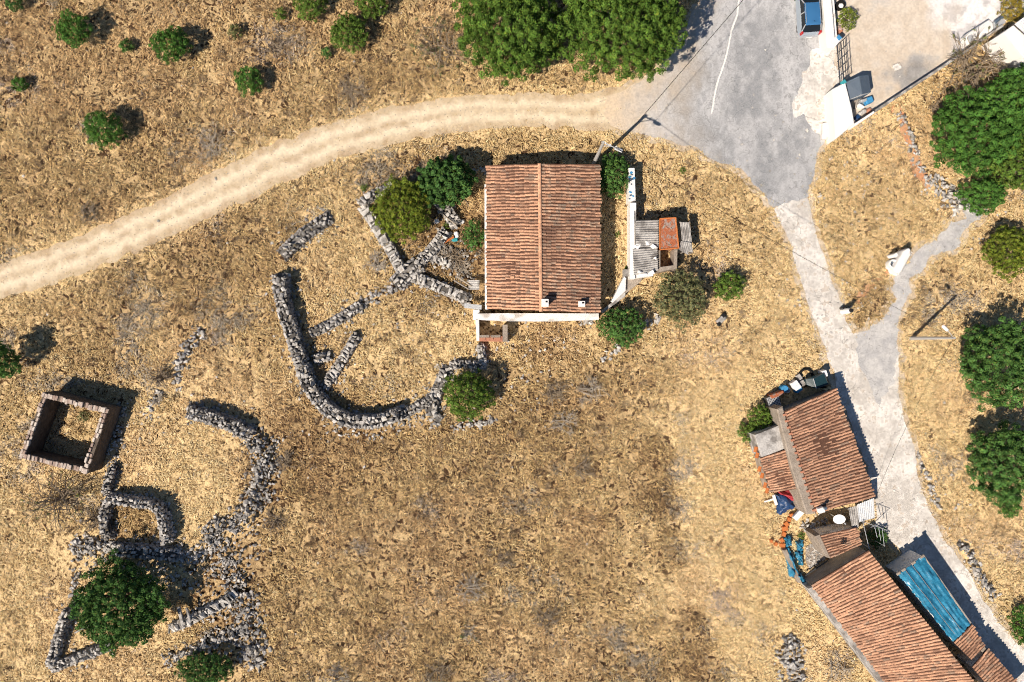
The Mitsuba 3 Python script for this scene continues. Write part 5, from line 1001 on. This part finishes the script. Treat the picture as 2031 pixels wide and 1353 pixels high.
for k, (px, py, s_) in enumerate(((1571, 1022, .32), (1566, 1031, .34), (1561, 1040, .4), (1558, 1049, .45), (1556, 1060, .36), (1552, 1072, .34), (1553, 1082, .4), (1540, 1080, .32), (1531, 1074, .26))):
    p = W(px, py, .3); tag(obj('clay_block', box(p[0], p[1], 0, s_, s_ * .8, .3, .3 + k, .03), 'orange_clay'), f'orange clay block, {ORD[k]} from the top of the crooked row between the barns', 'clay block', 'crooked row of orange clay blocks')
sd = thing('satellite_dish', 'white oval satellite dish on a bracket between the barns', 'satellite dish'); p = W(1664, 1028, 1.9)
m = revolve([[0, 0], [.25, .03], [.40, .09], [.44, .13], [.41, .13], [.24, .06], [0, .035]], 0, 0, 28); m.apply_transform(trimesh.transformations.rotation_matrix(.5, [1, -.6, 0])); m.apply_translation(p); obj('dish', m, 'white_paint', sd, smooth=40)
obj('mast', tube([[p[0] + .1, p[1] - .1, 0], [p[0] + .05, p[1] - .05, 1.9]], .04), 'galvanised', sd); obj('arm', tube([p, p + [.25, -.3, .45]], .015), 'galvanised', sd); obj('receiver', box(p[0] + .25, p[1] - .3, p[2] + .42, .1, .1, .12, .5, .02), 'galvanised', sd)
cv_ = thing('chimney_stack', 'whitewashed chimney at the south-west corner of the lane barn roof', 'chimney'); p = W(1629, 1012, 3.0)
obj('stack', box(p[0], p[1], 1.8, .5, .4, 1.3, .3, .04), 'whitewash', cv_); obj('pot', box(p[0] + .2, p[1] + .2, 3.1, .22, .22, .22, .3, .03), 'grey_blue', cv_)
sf = thing('stone_floor', 'cobbled patch of small pale stones beside the little tiled shed', 'floor')
fl = Polygon(W2([(1597, 1085), (1622, 1072), (1640, 1105), (1606, 1130), (1598, 1115)])); obj('bed', sheet(fl, .03), 'mortar', sf); hp = Heap(); g = np.random.default_rng(4)
x0, y0, x1, y1 = fl.bounds
for _ in range(260):
    q = g.uniform([x0, y0], [x1, y1])
    if fl.contains(shapely.Point(q)): r_ = g.uniform(.07, .17); hp.add(np.r_[q, .05], [r_ * 1.3, r_, r_ * .7], g.uniform(0, 6), .15, 2.4 + g.normal(0, .7), g)
hp.build(sf, 60); keep_off.append(fl)
rubble([(1590, 1035), (1600, 1055), (1612, 1040), (1640, 1040)], 1.5, .25, 'dusty rubble ground between the barns', 6, 61, most=60, tone=2.8, big=.3)
ps = thing('frame_trellis', 'grey metal trellis frame over the shaded weeds between the barns', 'trellis')
for a, b in (((1710, 1034), (1760, 1052)), ((1712, 1038), (1724, 1088)), ((1735, 1046), (1740, 1066)), ((1743, 1048), (1747, 1072)), ((1750, 1050), (1754, 1084)), ((1727, 1046), (1745, 1040))): obj('bar', tube([W(*a, 2.0), W(*b, 2.0)], .022, 5), 'galvanised', ps)
for px, py in ((1712, 1036), (1758, 1052), (1723, 1086), (1753, 1082)): p = W(px, py, 2); obj('leg', tube([[p[0], p[1], 0], p], .025, 5), 'galvanised', ps)
wp = thing('west_wall_strip', 'low grey wall under the torn turquoise tarpaulin', 'wall'); obj('wall', ppr([(1553, 1092), (1561, 1090), (1592, 1158), (1583, 1156)], 0, .5), 'mortar', wp)
# small loose stones in the grass, each a thing too small to name one by one: one scatter
g = np.random.default_rng(77); V, F, U, at = [], [], [], 0
for cx, cy, r_, n_ in ((850, 680, 90, 60), (1040, 700, 40, 40), (1690, 340, 60, 60), (1800, 450, 60, 40), (1640, 620, 30, 30), (1850, 950, 60, 40), (600, 870, 60, 30), (1500, 300, 60, 20), (1940, 440, 40, 30), (1700, 600, 40, 40), (300, 900, 90, 30), (1000, 760, 60, 40), (1015, 676, 900, 260), (1615, 560, 40, 30)):
    for _ in range(n_):
        p = W(cx + g.normal(0, r_), cy + g.normal(0, r_)); s_ = g.uniform(.07, .2); m = STONES[g.integers(NS)]; t = g.uniform(0, 6); R = np.array([[math.cos(t), -math.sin(t), 0], [math.sin(t), math.cos(t), 0], [0, 0, 1]]) @ np.diag([s_ * 1.3, s_, s_ * .6])
        V.append(m.vertices @ R.T + p + [0, 0, .05]); F.append(m.faces + at); U.append(np.tile([g.uniform(.5, 1.1), 0], (len(m.vertices), 1))); at += len(m.vertices)
tag(obj('scattered_stones', tm(np.vstack(V), np.vstack(F)), 'stone', uv=np.vstack(U)), 'small pale stones scattered through the dry grass', 'stones', kind='stuff')
# ------------------------------------------------------------------ the ground and its grass, last: they go round every footprint
plant_grass(*build_ground())
